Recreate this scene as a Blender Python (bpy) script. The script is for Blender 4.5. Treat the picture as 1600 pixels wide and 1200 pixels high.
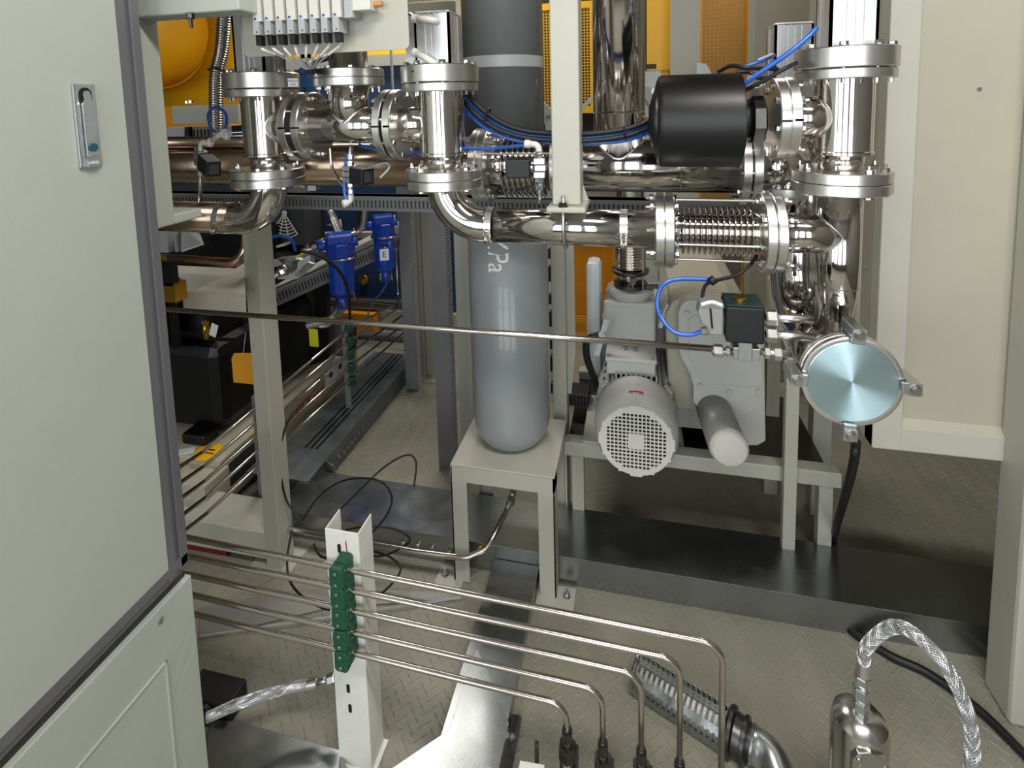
import bpy, bmesh, math, random
from mathutils import Vector, Matrix
random.seed(7)
for o in list(bpy.data.objects): bpy.data.objects.remove(o)
C = bpy.context.scene.collection
V = Vector
PI = math.pi
# ------------------------------------------------------------------ camera
F = 844.0; CX = 800.0; CY = 245.6; YAW = -.22713; TL = .09916; ROLL = -.02505; H = 1.52
fw = V((math.sin(YAW)*math.cos(TL), math.cos(YAW)*math.cos(TL), -math.sin(TL)))
r0 = V((math.cos(YAW), -math.sin(YAW), 0)); u0 = r0.cross(fw)
rt = r0*math.cos(ROLL)+u0*math.sin(ROLL); up = u0*math.cos(ROLL)-r0*math.sin(ROLL)
cam = bpy.data.cameras.new('camera'); camo = bpy.data.objects.new('camera', cam); C.objects.link(camo)
cam.sensor_width = 36; cam.lens = 36*F/1600; cam.shift_y = -(600-CY)/1600; cam.clip_start = .02
M = Matrix((rt, up, -fw)).transposed().to_4x4(); M.translation = V((0, 0, H)); camo.matrix_world = M
bpy.context.scene.camera = camo
def A(px, py, X=None, Y=None, Z=None):
    """a point of the world seen at a pixel of the photograph, on a plane X, Y or Z"""
    d = fw+rt*(px-CX)/F-up*(py-CY)/F
    t = X/d.x if X is not None else Y/d.y if Y is not None else (Z-H)/d.z
    return V((0, 0, H))+d*t
# ------------------------------------------------------------------ world, light, exposure
w = bpy.data.worlds.new('world'); bpy.context.scene.world = w; w.use_nodes = True
bg = w.node_tree.nodes['Background']; bg.inputs[0].default_value = (.86, .94, 1, 1); bg.inputs[1].default_value = .6
def area(name, loc, rot, sx, sy, e, col=(1, 1, 1)):
    l = bpy.data.lights.new(name, 'AREA'); l.shape = 'RECTANGLE'; l.size = sx; l.size_y = sy; l.energy = e; l.color = col
    o = bpy.data.objects.new(name, l); C.objects.link(o); o.location = loc; o.rotation_euler = rot; return o
area('ceiling_lamp_light', (.45, .1, 2.83), (0, 0, 0), 1.3, .25, 44, (1, .96, .9))  # unseen lamp, set to the right to brighten the cabinet side
area('ceiling_lamp_light', (-1.2, 3.0, 2.83), (0, 0, 0), 1.3, .25, 30, (1, .96, .9))
area('ceiling_lamp_light', (1.1, 2.9, 2.83), (0, 0, 0), .8, .25, 12, (1, .93, .82))
WIN = [(-3.4, -2.3), (-1.9, -.9), (-.55, .35), (.75, 1.55)]       # unseen windows added behind the camera to streak the steel with light
for x0, x1 in WIN: area('added_window_light', ((x0+x1)/2, -2.15, 1.6), (PI/2, 0, 0), x1-x0, 2.0, 28*(x1-x0), (.94, .985, 1))
vs = bpy.context.scene.view_settings
vs.view_transform = 'Standard'; vs.look = 'None'; vs.gamma = 1; vs.use_curve_mapping = False; vs.exposure = 0.0
# ------------------------------------------------------------------ materials
MT = {}
def lin(c): return tuple(((x/255)/12.92 if x/255 <= .04045 else ((x/255+.055)/1.055)**2.4) for x in c)
def mat(name, col, metal=0, rough=.5, bump=0, bscale=400, var=0, vscale=6, coat=0, stretch=None, aniso=0, radial=None, rvar=0, emit=0, trans=0):
    m = bpy.data.materials.new(name); m.use_nodes = True; nt = m.node_tree; N = nt.nodes; L = nt.links
    p = N['Principled BSDF']; c = lin(col)
    p.inputs['Base Color'].default_value = (*c, 1); p.inputs['Metallic'].default_value = metal; p.inputs['Roughness'].default_value = rough
    p.inputs['Coat Weight'].default_value = coat
    if trans: p.inputs['Transmission Weight'].default_value = trans
    if emit: p.inputs['Emission Color'].default_value = (*c, 1); p.inputs['Emission Strength'].default_value = emit
    tc = N.new('ShaderNodeTexCoord'); src = tc.outputs['Object']
    if stretch:
        mp = N.new('ShaderNodeMapping'); mp.inputs['Scale'].default_value = stretch; L.new(src, mp.inputs[0]); src = mp.outputs[0]
    if var or rvar:
        n = N.new('ShaderNodeTexNoise'); n.inputs['Scale'].default_value = vscale; n.inputs['Detail'].default_value = 6; n.inputs['Roughness'].default_value = .62
        L.new(src, n.inputs['Vector'])
        if var:
            r = N.new('ShaderNodeMapRange'); r.inputs[1].default_value = .3; r.inputs[2].default_value = .7; r.inputs[3].default_value = 1-var; r.inputs[4].default_value = 1+var
            L.new(n.outputs['Fac'], r.inputs[0])
            mx = N.new('ShaderNodeMix'); mx.data_type = 'RGBA'; mx.blend_type = 'MULTIPLY'; mx.inputs[0].default_value = 1; mx.inputs[6].default_value = (*c, 1)
            L.new(r.outputs[0], mx.inputs[7]); L.new(mx.outputs[2], p.inputs['Base Color'])
        if rvar:
            r = N.new('ShaderNodeMapRange'); r.inputs[1].default_value = .3; r.inputs[2].default_value = .7; r.inputs[3].default_value = max(.02, rough-rvar); r.inputs[4].default_value = rough+rvar
            L.new(n.outputs['Fac'], r.inputs[0]); L.new(r.outputs[0], p.inputs['Roughness'])
    if bump:
        n = N.new('ShaderNodeTexNoise'); n.inputs['Scale'].default_value = bscale; n.inputs['Detail'].default_value = 3; L.new(src, n.inputs['Vector'])
        b = N.new('ShaderNodeBump'); b.inputs['Strength'].default_value = bump; b.inputs['Distance'].default_value = .001
        L.new(n.outputs['Fac'], b.inputs['Height']); L.new(b.outputs[0], p.inputs['Normal'])
    if aniso:
        p.inputs['Anisotropic'].default_value = aniso
        t = N.new('ShaderNodeTangent'); t.direction_type = 'RADIAL'; t.axis = radial or 'Z'; L.new(t.outputs[0], p.inputs['Tangent']); p.inputs['Anisotropic Rotation'].default_value = .25
    MT[name] = m; return m
mat('cream', (178, 177, 166), 0, .42, .35, 500, .03)
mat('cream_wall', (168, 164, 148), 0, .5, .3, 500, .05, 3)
mat('panel', (184, 190, 182), 0, .45, .35, 600, .03, 3)
mat('alu_grey', (122, 122, 127), .35, .42, .1, 300, .08, 8, stretch=(1, 1, .05))
mat('alu', (205, 206, 208), .9, .38, .08, 300, .04, 20)
mat('steel', (208, 203, 198), 1, .11, .03, 30, .05, 9, rvar=.05)
mat('steel_warm_lit', (170, 150, 130), 1, .24, .04, 30, .10, 9, rvar=.06)  # steel browned for the warm light on the left pipes
mat('flange', (222, 220, 217), 1, .3, .06, 80, .04, 40)
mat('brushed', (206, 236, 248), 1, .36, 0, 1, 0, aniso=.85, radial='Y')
mat('zinc', (200, 205, 206), 1, .3, .1, 200, .08, 60)
mat('bolt', (190, 188, 184), 1, .24, 0, 1, .1, 90)
mat('dark_steel', (90, 88, 86), 1, .35, .1, 200, .15, 60)
mat('galv', (158, 162, 162), .95, .24, .05, 40, .09, 5, rvar=.08)
mat('galv_dark', (112, 120, 121), .5, .45, .15, 60, .25, 6, rvar=.12)
mat('tube', (200, 192, 184), 1, .2, 0, 1, .06, 30)
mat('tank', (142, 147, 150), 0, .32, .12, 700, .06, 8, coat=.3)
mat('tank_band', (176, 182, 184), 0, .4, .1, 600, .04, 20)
mat('tank_shaded', (118, 123, 124), 0, .3, .12, 700, .06, 8, coat=.3)  # tank grey darkened for the dimmer lighting on its upper part
mat('white', (228, 228, 222), 0, .5, 0, 1, .04, 30)
mat('white_plastic', (212, 210, 204), 0, .38, 0, 1, .03, 30)
mat('black', (13, 14, 16), 0, .5, .1, 300, .1, 30)
mat('black_gloss', (8, 8, 9), 0, .4, .15, 220, .1, 9)
mat('dark_green', (14, 44, 40), 0, .4, 0, 1, .05, 20)
mat('tank_yellow', (206, 148, 8), 0, .4, .15, 300, .05, 5)
mat('backing', (168, 136, 76), 0, .6, 0, 1, .06, 3)
mat('rubber', (14, 14, 15), 0, .5, .1, 300, .1, 30)
mat('blue_tube', (28, 92, 190), 0, .28, 0, 1, .03, 30, coat=.4)
mat('blue', (20, 62, 168), 0, .33, .1, 200, .08, 12, coat=.3)
mat('blue_light', (60, 130, 215), 0, .4, 0, 1, .03, 12)
mat('blue_panel', (32, 62, 100), 0, .5, .15, 200, .12, 4)
mat('trunk', (120, 120, 122), 0, .5, .15, 400, .04, 12)
mat('trunk_light', (172, 176, 178), 0, .5, .1, 400, .04, 12)
mat('machine', (184, 184, 180), 0, .45, .3, 300, .05, 10)
mat('machine_light', (205, 212, 214), 0, .45, .2, 300, .04, 10)
mat('yellow', (240, 182, 14), 0, .42, .15, 300, .05, 5)
mat('yellow_dark', (226, 150, 8), 0, .42, .15, 300, .07, 5)
mat('orange_tag', (236, 160, 20), 0, .6, .1, 200, .04, 30)
mat('yellow_tag', (228, 220, 20), 0, .6, 0, 1, .04, 30)
mat('hole', (10, 10, 11), 0, .7, 0, 1, .05, 30)
mat('compressor', (12, 12, 13), .3, .4, .3, 60, .3, 12)
mat('pale_base', (178, 172, 150), 0, .55, .2, 200, .06, 6)
mat('brass', (200, 152, 62), 1, .28, .05, 100, .1, 50)
mat('bronze', (206, 150, 96), .5, .6, .5, 500, .1, 50)
mat('green', (14, 78, 58), 0, .4, .1, 200, .08, 40)
mat('teal', (24, 84, 100), 0, .35, 0, 1, .05, 40)
mat('red', (190, 28, 44), 0, .5, 0, 1, .05, 40)
mat('dark_red', (112, 16, 26), 0, .5, 0, 1, .1, 20)
mat('paper', (226, 232, 236), 0, .6, 0, 1, .03, 40)
mat('label_green', (120, 180, 90), 0, .6, 0, 1, .03, 40)
mat('floor_paint', (140, 138, 124), 0, .46, .3, 60, .14, 5, rvar=.1)
mat('copper_pipe', (190, 160, 140), 1, .2, 0, 1, .1, 20)
mat('mute_box', (150, 150, 146), .4, .45, .1, 200, .05, 20)
mat('braid', (185, 185, 188), 1, .3, 0, 1, .05, 90)
mat('lamp_diffuser', (255, 248, 236), 0, .5, emit=4)
mat('canister', (190, 188, 184), 1, .22, .04, 40, .06, 12)
mat('hall_wall', (96, 94, 88), 0, .7, 0, 1, .06, 2)  # kept dark to give the steel contrasty reflections
# cable braid relief
def braid_nodes():
    m = MT['braid']; nt = m.node_tree; N = nt.nodes; L = nt.links; p = N['Principled BSDF']
    c = N.new('ShaderNodeTexVoronoi'); c.inputs['Scale'].default_value = 330
    tc = N.new('ShaderNodeTexCoord'); L.new(tc.outputs['Object'], c.inputs['Vector'])
    b = N.new('ShaderNodeBump'); b.inputs['Strength'].default_value = .9; b.inputs['Distance'].default_value = .0015
    L.new(c.outputs['Distance'], b.inputs['Height']); L.new(b.outputs[0], p.inputs['Normal'])
braid_nodes()
# ------------------------------------------------------------------ mesh builder
def frame(d):
    d = V(d).normalized(); a = V((0, 0, 1)) if abs(d.z) < .9 else V((1, 0, 0))
    u = d.cross(a).normalized(); return u, d.cross(u).normalized(), d
U = 1.0; ZO = 0.0      # unit and datum height of the group being drawn (the front pipework is drawn in its own smaller unit)
def TR(p): p = V(p)*U; p.z += ZO; return p
class MB:
    soft = False
    def __init__(s): s.v = []; s.f = []; s.sm = []
    def add(s, vs, fs, sm=False):
        n = len(s.v); s.v += [V(x) for x in vs]; s.f += [tuple(i+n for i in f) for f in fs]; s.sm += [sm]*len(fs); return s
    def box(s, a, b):
        x0, x1 = sorted((a[0], b[0])); y0, y1 = sorted((a[1], b[1])); z0, z1 = sorted((a[2], b[2]))
        return s.add([(x0,y0,z0),(x1,y0,z0),(x1,y1,z0),(x0,y1,z0),(x0,y0,z1),(x1,y0,z1),(x1,y1,z1),(x0,y1,z1)],
                     [(0,3,2,1),(4,5,6,7),(0,1,5,4),(1,2,6,5),(2,3,7,6),(3,0,4,7)])
    def obox(s, c, h, ax=None, rz=0, R=None):
        R = R or Matrix.Rotation(rz, 3, 'Z'); c = V(c)
        vs = [c+R @ V((h[0]*i, h[1]*j, h[2]*k)) for k in (-1, 1) for i, j in ((-1,-1),(1,-1),(1,1),(-1,1))]
        return s.add(vs, [(0,3,2,1),(4,5,6,7),(0,1,5,4),(1,2,6,5),(2,3,7,6),(3,0,4,7)])
    def bar(s, p0, p1, w_, h_, upv=(0, 0, 1)):
        p0 = V(p0); p1 = V(p1); d = (p1-p0).normalized(); u = d.cross(V(upv)).normalized(); v = u.cross(d).normalized()
        vs = [p+u*i*w_/2+v*j*h_/2 for p in (p0, p1) for i, j in ((-1,-1),(1,-1),(1,1),(-1,1))]
        return s.add(vs, [(0,1,2,3),(7,6,5,4),(0,4,5,1),(1,5,6,2),(2,6,7,3),(3,7,4,0)])
    def lathe(s, o, d, prof, n=32, sm=True, rot=0, cap=True):
        u, v, d = frame(d); o = V(o); vs = []; fs = []
        for t, r in prof:
            for i in range(n):
                a = 2*PI*i/n+rot; vs.append(o+d*t+(u*math.cos(a)+v*math.sin(a))*r)
        for k in range(len(prof)-1):
            for i in range(n):
                j = (i+1) % n; fs.append((k*n+i, k*n+j, (k+1)*n+j, (k+1)*n+i))
        base = len(s.f); s.add(vs, fs, sm)
        n0 = len(s.v)-len(vs)
        if tuple(prof[0]) == tuple(prof[-1]) or not cap: return s
        if prof[0][1] > 1e-5: s.f.append(tuple(n0+i for i in reversed(range(n)))); s.sm.append(False)
        if prof[-1][1] > 1e-5: s.f.append(tuple(n0+(len(prof)-1)*n+i for i in range(n))); s.sm.append(False)
        return s
    def cyl(s, p0, p1, r, n=24, r1=None, ch=0, rot=0):
        p0 = V(p0); p1 = V(p1); L = (p1-p0).length; r1 = r if r1 is None else r1
        pr = [(0, r), (L, r1)] if not ch else [(0, r-ch), (ch, r), (L-ch, r1), (L, r1-ch)]
        return s.lathe(p0, p1-p0, pr, n, True, rot)
    def hex(s, p0, p1, r): return s.lathe(p0, V(p1)-V(p0), [(0, r*.93), ((V(p1)-V(p0)).length*.12, r), ((V(p1)-V(p0)).length*.88, r), ((V(p1)-V(p0)).length, r*.93)], 6, False)
    def tube(s, pts, r, n=12, cap=True):
        pts = [V(p) for p in pts]; vs = []; fs = []
        T = [(pts[min(i+1, len(pts)-1)]-pts[max(i-1, 0)]).normalized() for i in range(len(pts))]
        u = frame(T[0])[0]; m = len(pts)
        for i, p in enumerate(pts):
            u = (u-T[i]*u.dot(T[i])).normalized(); v = T[i].cross(u); rr = r(i/(m-1)) if callable(r) else r
            for k in range(n):
                a = 2*PI*k/n; vs.append(p+(u*math.cos(a)+v*math.sin(a))*rr)
        for i in range(m-1):
            for k in range(n):
                j = (k+1) % n; fs.append((i*n+k, i*n+j, (i+1)*n+j, (i+1)*n+k))
        n0 = len(s.v); s.add(vs, fs, True)
        if cap:
            s.f.append(tuple(n0+i for i in reversed(range(n)))); s.sm.append(False)
            s.f.append(tuple(n0+(m-1)*n+i for i in range(n))); s.sm.append(False)
        return s
    def ring(s, o, d, R, r, n=32, k=8):
        u, v, d = frame(d); o = V(o); vs = []; fs = []
        for i in range(n):
            a = 2*PI*i/n; e = u*math.cos(a)+v*math.sin(a)
            for j in range(k):
                b = 2*PI*j/k; vs.append(o+e*(R+r*math.cos(b))+d*r*math.sin(b))
        for i in range(n):
            for j in range(k):
                fs.append((i*k+j, ((i+1) % n)*k+j, ((i+1) % n)*k+(j+1) % k, i*k+(j+1) % k))
        return s.add(vs, fs, True)
    def prism(s, poly, vec, sm=False):
        n = len(poly); vec = V(vec); p = [V(x) for x in poly]
        s.add(p+[x+vec for x in p], [tuple(range(n)), tuple(reversed(range(n, 2*n)))]+[(i, n+i, n+(i+1) % n, (i+1) % n) for i in range(n)], False)
        return s
    def ball(s, c, r, n=16, m=10):
        return s.lathe(V(c)-V((0, 0, r)), (0, 0, 1), [(r-r*math.cos(PI*i/m), max(1e-6, r*math.sin(PI*i/m))) for i in range(m+1)], n)
    def mesh(s, name, off=V((0, 0, 0))):
        me = bpy.data.meshes.new(name); me.from_pydata([tuple(x-off) for x in s.v], [], s.f)
        me.polygons.foreach_set('use_smooth', s.sm)
        bm = bmesh.new(); bm.from_mesh(me); bmesh.ops.recalc_face_normals(bm, faces=bm.faces)
        for e in bm.edges:
            if not s.soft and len(e.link_faces) == 2 and e.link_faces[0].smooth and e.calc_face_angle(0) > .55: e.smooth = False
        bm.to_mesh(me); bm.free(); me.update(); return me
def wloc(o):
    l = V((0, 0, 0))
    while o is not None: l = l+o.location; o = o.parent
    return l
def thing(name, label, cat, loc=(0, 0, 0), group=None):
    o = bpy.data.objects.new(name, None); C.objects.link(o); o.location = TR(loc); o.empty_display_size = .05
    o['label'] = label; o['category'] = cat
    if group: o['group'] = group
    return o
def part(name, mb, m, parent=None, label=None, kind=None, bev=0, off=None):
    """one mesh; vertices given in world coordinates; origin at the centre of its foot"""
    mb.v = [TR(v) for v in mb.v]; off = None if off is None else TR(off); bev *= U
    if off is None:
        xs = [p.x for p in mb.v]; ys = [p.y for p in mb.v]; zs = [p.z for p in mb.v]
        off = V(((min(xs)+max(xs))/2, (min(ys)+max(ys))/2, min(zs)))
    me = mb.mesh(name, V(off)); me.materials.append(MT[m]); o = bpy.data.objects.new(name, me); C.objects.link(o)
    o.parent = parent; o.location = V(off)-wloc(parent)
    if bev:
        b = o.modifiers.new('bevel', 'BEVEL'); b.width = bev; b.segments = 2; b.limit_method = 'ANGLE'; b.angle_limit = .7
    if label: o['label'] = label
    if kind: o['kind'] = kind
    return o
def single(name, mb, m, label, cat, group=None, bev=0, kind=None, off=None):
    o = part(name, mb, m, None, label, kind, bev, off); o['category'] = cat
    if group: o['group'] = group
    return o
def struct(name, mb, m, bev=0): return part(name, mb, m, None, None, 'structure', bev)
def inst(name, me, parent, pos, axis=(0, 0, 1), label=None, roll=0):
    o = bpy.data.objects.new(name, me); C.objects.link(o); o.parent = parent
    u, v, d = frame(axis); R = Matrix((u, v, d)).transposed()
    if roll: R = R @ Matrix.Rotation(roll, 3, 'Z')
    Mx = R.to_4x4() @ Matrix.Scale(U, 4); Mx.translation = TR(pos)-wloc(parent); o.matrix_basis = Mx
    if label: o['label'] = label
    return o
def fillet(pts, r, n=8):
    pts = [V(p) for p in pts]; out = [pts[0]]
    for i in range(1, len(pts)-1):
        rr = r[i-1] if isinstance(r, (list, tuple)) else r
        a = (pts[i-1]-pts[i]); b = (pts[i+1]-pts[i]); la, lb = a.length, b.length; a.normalize(); b.normalize()
        ang = a.angle(b)
        if ang > PI-.02: out.append(pts[i]); continue
        t = min(rr/math.tan(ang/2), la*.49 if i > 1 else la*.98, lb*.49 if i < len(pts)-2 else lb*.98); rr = t*math.tan(ang/2)
        c = pts[i]+(a+b).normalized()*rr/math.sin(ang/2); p0 = pts[i]+a*t-c; p1 = pts[i]+b*t-c
        tot = p0.angle(p1); ax = p0.cross(p1).normalized()
        for k in range(n+1): out.append(c+Matrix.Rotation(tot*k/n, 3, ax) @ p0)
    out.append(pts[-1]); return out
def spline(pts, n=8):
    P = [V(p) for p in pts]; P = [P[0]*2-P[1]]+P+[P[-1]*2-P[-2]]; out = []
    for i in range(1, len(P)-2):
        for k in range(n):
            t = k/n; a, b, c, d = P[i-1:i+3]
            out.append(.5*((2*b)+(c-a)*t+(2*a-5*b+4*c-d)*t*t+(3*b-a-3*c+d)*t**3))
    out.append(P[-2]); return out
def saddle(axis_o, main, br, R, r, w_=.0022, n=40):
    """weld bead where a branch (radius r, direction br) leaves a main pipe (radius R, direction main)"""
    main = V(main).normalized(); br = V(br).normalized(); s_ = main.cross(br); pts = []
    for i in range(n+1):
        a = 2*PI*i/n; y = r*math.sin(a); pts.append(V(axis_o)+main*r*math.cos(a)+s_*y+br*math.sqrt(max(0, R*R-y*y)))
    return MB().tube(pts, w_, 6, False)
_b = {}
def bolt_mesh(r, L, kind='through', m='bolt'):
    k = (round(r, 4), round(L, 4), kind, m)
    if k in _b: return _b[k]
    mb = MB()
    if kind == 'through':   # head below, nut and thread end above, centred on the joint
        mb.hex((0,0,-L/2-r*.8), (0,0,-L/2), r); mb.cyl((0,0,-L/2-.0005), (0,0,L/2+r*2.0), r*.5, 8)
        mb.lathe((0,0,-L/2), (0,0,1), [(0, r*1.2), (r*.18, r*1.2)], 12); mb.hex((0,0,L/2), (0,0,L/2+r*.95), r)
    elif kind == 'head':
        mb.lathe((0,0,0), (0,0,1), [(0, r*1.25), (r*.2, r*1.25)], 12); mb.hex((0,0,r*.2), (0,0,r*1.0), r)
    elif kind == 'cap':
        mb.cyl((0,0,0), (0,0,r*.8), r, 12, ch=r*.12); mb.cyl((0,0,r*.5), (0,0,r*.82), r*.5, 6)
    me = mb.mesh('bolt_shape'); me.materials.append(MT[m]); _b[k] = me; return me
def disc(parent, c, ax, R, t, m='flange', bore=None, name='flange'):
    ax = V(ax).normalized(); mb = MB(); ch = min(.002, t*.15)
    mb.lathe(V(c)-ax*t/2, ax, [(0, R-ch), (ch, R), (t-ch, R), (t, R-ch)], 48)
    return part(name, mb, m, parent)
def ring_bolts(parent, c, ax, R, nb, r, L, kind='through', ph=0, skip=()):
    u, v, d = frame(ax); me = bolt_mesh(r, L, kind)
    for i in range(nb):
        if i in skip: continue
        a = 2*PI*i/nb+ph; inst('bolt', me, parent, V(c)+(u*math.cos(a)+v*math.sin(a))*R, ax, roll=random.random())
def grid(mb, x0, x1, z0, z1, y, p, t):
    x = x0
    while x <= x1+1e-6: mb.box((x-t/2, y, z0), (x+t/2, y+t, z1)); x += p
    z = z0
    while z <= z1+1e-6: mb.box((x0, y, z-t/2), (x1, y+t*.9, z+t/2)); z += p
def text(s, size, place, m, parent, name='lettering', warp=None, ext=.0004, sx=1):
    cu = bpy.data.curves.new('t', 'FONT'); cu.body = s; cu.size = size; cu.align_x = 'CENTER'; cu.align_y = 'CENTER'; cu.extrude = ext
    o = bpy.data.objects.new('t', cu); C.objects.link(o); dg = bpy.context.evaluated_depsgraph_get(); dg.update()
    me0 = o.evaluated_get(dg).to_mesh(); mb = MB(); Mx = place
    mb.v = [V(v.co) for v in me0.vertices]; mb.f = [tuple(p.vertices) for p in me0.polygons]; mb.sm = [False]*len(mb.f)
    o.evaluated_get(dg).to_mesh_clear(); bpy.data.objects.remove(o); bpy.data.curves.remove(cu)
    for v in mb.v: v.x *= sx
    mb.v = [warp(v) if warp else Mx @ v for v in mb.v]
    return part(name, mb, m, parent)
def XZ(o, flip=False, rot=0):   # text plane facing -Y at o
    return Matrix.Translation(o) @ Matrix.Rotation(PI/2, 4, 'X') @ Matrix.Rotation(rot, 4, 'Z')
def braid(P, r, label):
    t = thing('braided_hose', label, 'hose', P[0]); n = len(P); part('core', MB().tube(P, r*.93, 16), 'dark_steel', t)
    T = [(P[min(i+1, n-1)]-P[max(i-1, 0)]).normalized() for i in range(n)]; u = frame(T[0])[0]; UV = []; L = [0]
    for i in range(n): u = (u-T[i]*u.dot(T[i])).normalized(); UV.append((u, T[i].cross(u)))
    for i in range(1, n): L.append(L[-1]+(P[i]-P[i-1]).length)
    mb = MB()
    for sgn in (-1, 1):
        for k in range(16):
            pts = []; m = int(L[-1]/(r*.45)); i = 0
            for j in range(m+1):
                l = L[-1]*j/m
                while i < n-2 and L[i+1] < l: i += 1
                f = (l-L[i])/max(1e-9, L[i+1]-L[i]); p = P[i].lerp(P[i+1], f); u_, v_ = UV[i]; a = sgn*l/(r*1.25)+2*PI*k/16
                rr = r*(1.0+.05*sgn*math.sin(8*a)); pts.append(p+(u_*math.cos(a)+v_*math.sin(a))*rr)
            mb.tube(pts, r*.10, 4, False)
    part('wire_braid', mb, 'alu', t, kind='stuff'); return t
# ================================================================== SETTING
fl = struct('floor', MB().box((-4.4, -2.5, -.05), (2.4, 4.3, 0)), 'floor_paint')
mb = MB(); px_ = .031; i = 0; y = .55
while y < 3.3:
    x = -1.9+(i % 2)*px_/2; j = 0
    while x < 1.5:
        a = (PI/4 if (i+j) % 2 else -PI/4)+.0; L_ = .0125; W_ = .0032; c = V((x, y, 0)); d = V((math.cos(a), math.sin(a), 0)); n = V((-d.y, d.x, 0))
        mb.add([c-d*L_, c+n*W_, c+d*L_, c-n*W_, c-d*L_*.4+V((0,0,.0011)), c+d*L_*.4+V((0,0,.0011))], [(0,4,1),(1,4,5),(1,5,2),(2,5,3),(3,5,4),(3,4,0)], True); x += px_; j += 1
    y += px_*.5; i += 1
part('tread_pattern', mb, 'floor_paint', fl, kind='stuff')
struct('wall_back', MB().box((-4.4, 4.2, 0), (2.4, 4.3, 2.9)), 'cream_wall')
struct('wall_left', MB().box((-4.4, -2.3, 0), (-4.3, 4.3, 2.9)), 'hall_wall')
struct('wall_right', MB().box((1.75, -2.3, 0), (1.85, 4.3, 2.9)), 'hall_wall')
struct('ceiling', MB().box((-4.4, -2.5, 2.9), (2.4, 4.3, 3.0)), 'hall_wall')
xs_ = [-4.3]+[v for w_ in WIN for v in w_]+[1.85]
mb = MB(); mb.box((-4.3, -2.3, 0), (1.85, -2.2, .6)); mb.box((-4.3, -2.3, 2.6), (1.85, -2.2, 2.9))
for k in range(0, len(xs_), 2): mb.box((xs_[k], -2.3, .6), (xs_[k+1], -2.2, 2.6))
struct('wall_front', mb, 'hall_wall')  # unseen wall, added to hold the light-giving openings
for k, (x0, x1) in enumerate(WIN):
    mb = MB().box((x0-.03, -2.2, .57), (x1+.03, -2.18, .6)).box((x0-.03, -2.2, 2.6), (x1+.03, -2.18, 2.63)).box((x0-.03, -2.2, .6), (x0, -2.18, 2.6)).box((x1, -2.2, .6), (x1+.03, -2.18, 2.6)).box(((x0+x1)/2-.02, -2.2, .6), ((x0+x1)/2+.02, -2.18, 2.6))
    struct('added_window_%d' % (k+1), mb, 'white')  # unseen frames added round the daylight area lamps
for x, y, sx in ((.45, .1, 1.3), (-1.2, 3.0, 1.3), (1.1, 2.9, .8)):
    t = thing('ceiling_lamp', 'long flat lamp housing on the ceiling at x %.1f above the machines' % x, 'lamp', (x, y, 2.85))
    t['label'] = {.45: 'unseen long ceiling lamp added to brighten the cabinet side', -1.2: 'long ceiling lamp above the compressor at the back', 1.1: 'shorter ceiling lamp above the right rear corner'}[x]
    part('housing', MB().box((x-sx/2-.02, y-.14, 2.86), (x+sx/2+.02, y+.14, 2.899)), 'white', t)
    part('diffuser', MB().box((x-sx/2, y-.125, 2.84), (x+sx/2, y+.125, 2.861)), 'lamp_diffuser', t)
# ================================================================== CONTROL CABINET (left foreground)
XC = -.95
cab = thing('control_cabinet', 'large grey-green control cabinet with latch filling the left foreground', 'cabinet', (XC-.3, .45, 0))
ye = A(262, 890, X=XC); yo = A(296, 905, X=XC); zb = ye.z; ytop = A(172, 0, X=XC).y
door = part('cabinet_door', MB().box((XC-.02, -.15, zb), (XC+.004, ye.y, 2.35)), 'panel', cab, bev=.002)
mb = MB(); y0 = ye.y; y1 = yo.y
dy = y1-y0
mb.box((XC-.03, y0+.001, zb-.03), (XC+.002, y0+dy*.40, 2.35)); mb.box((XC-.03, y0+dy*.40, zb-.03), (XC-.004, y0+dy*.62, 2.35)); mb.box((XC-.03, y0+dy*.62, zb-.03), (XC+.003, y1, 2.35))
part('door_frame_stile', mb, 'alu_grey', cab, 'vertical grey aluminium edge profile', bev=.001)
zl = A(0, 1150, X=XC).z
mb = MB(); mb.box((XC-.03, -.15, zb-.022), (XC+.003, y1-.001, zb-.001)); mb.box((XC-.03, -.15, zb-.03), (XC-.002, y1-.001, zb-.022)); mb.box((XC-.03, -.15, zb-.042), (XC-.006, y1-.001, zb-.03))
part('door_frame_rail', mb, 'alu_grey', cab, 'horizontal grey aluminium edge profile', bev=.001)
part('gap_strip', MB().box((XC-.04, -.15, zb-.062), (XC-.012, y1, zb-.042)), 'dark_steel', cab)  # dark strip filling the gap below the door frame
part('base_panel', MB().box((XC-.03, -.15, 0), (XC+.0, y1+.006, zb-.062)), 'panel', cab, bev=.003)
pa = A(262, 1028, X=XC); yy = pa.y
mb = MB(); mb.box((XC-.001, yy-.009, .06), (XC+.004, yy-.004, pa.z)); mb.box((XC-.001, -.12, pa.z-.005), (XC+.004, yy-.004, pa.z))
part('panel_rib', mb, 'panel', cab, bev=.0015)
part('cabinet_body', MB().box((XC-.5, -.15, 0), (XC-.04, y1-.01, 2.35)), 'panel', cab)
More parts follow.
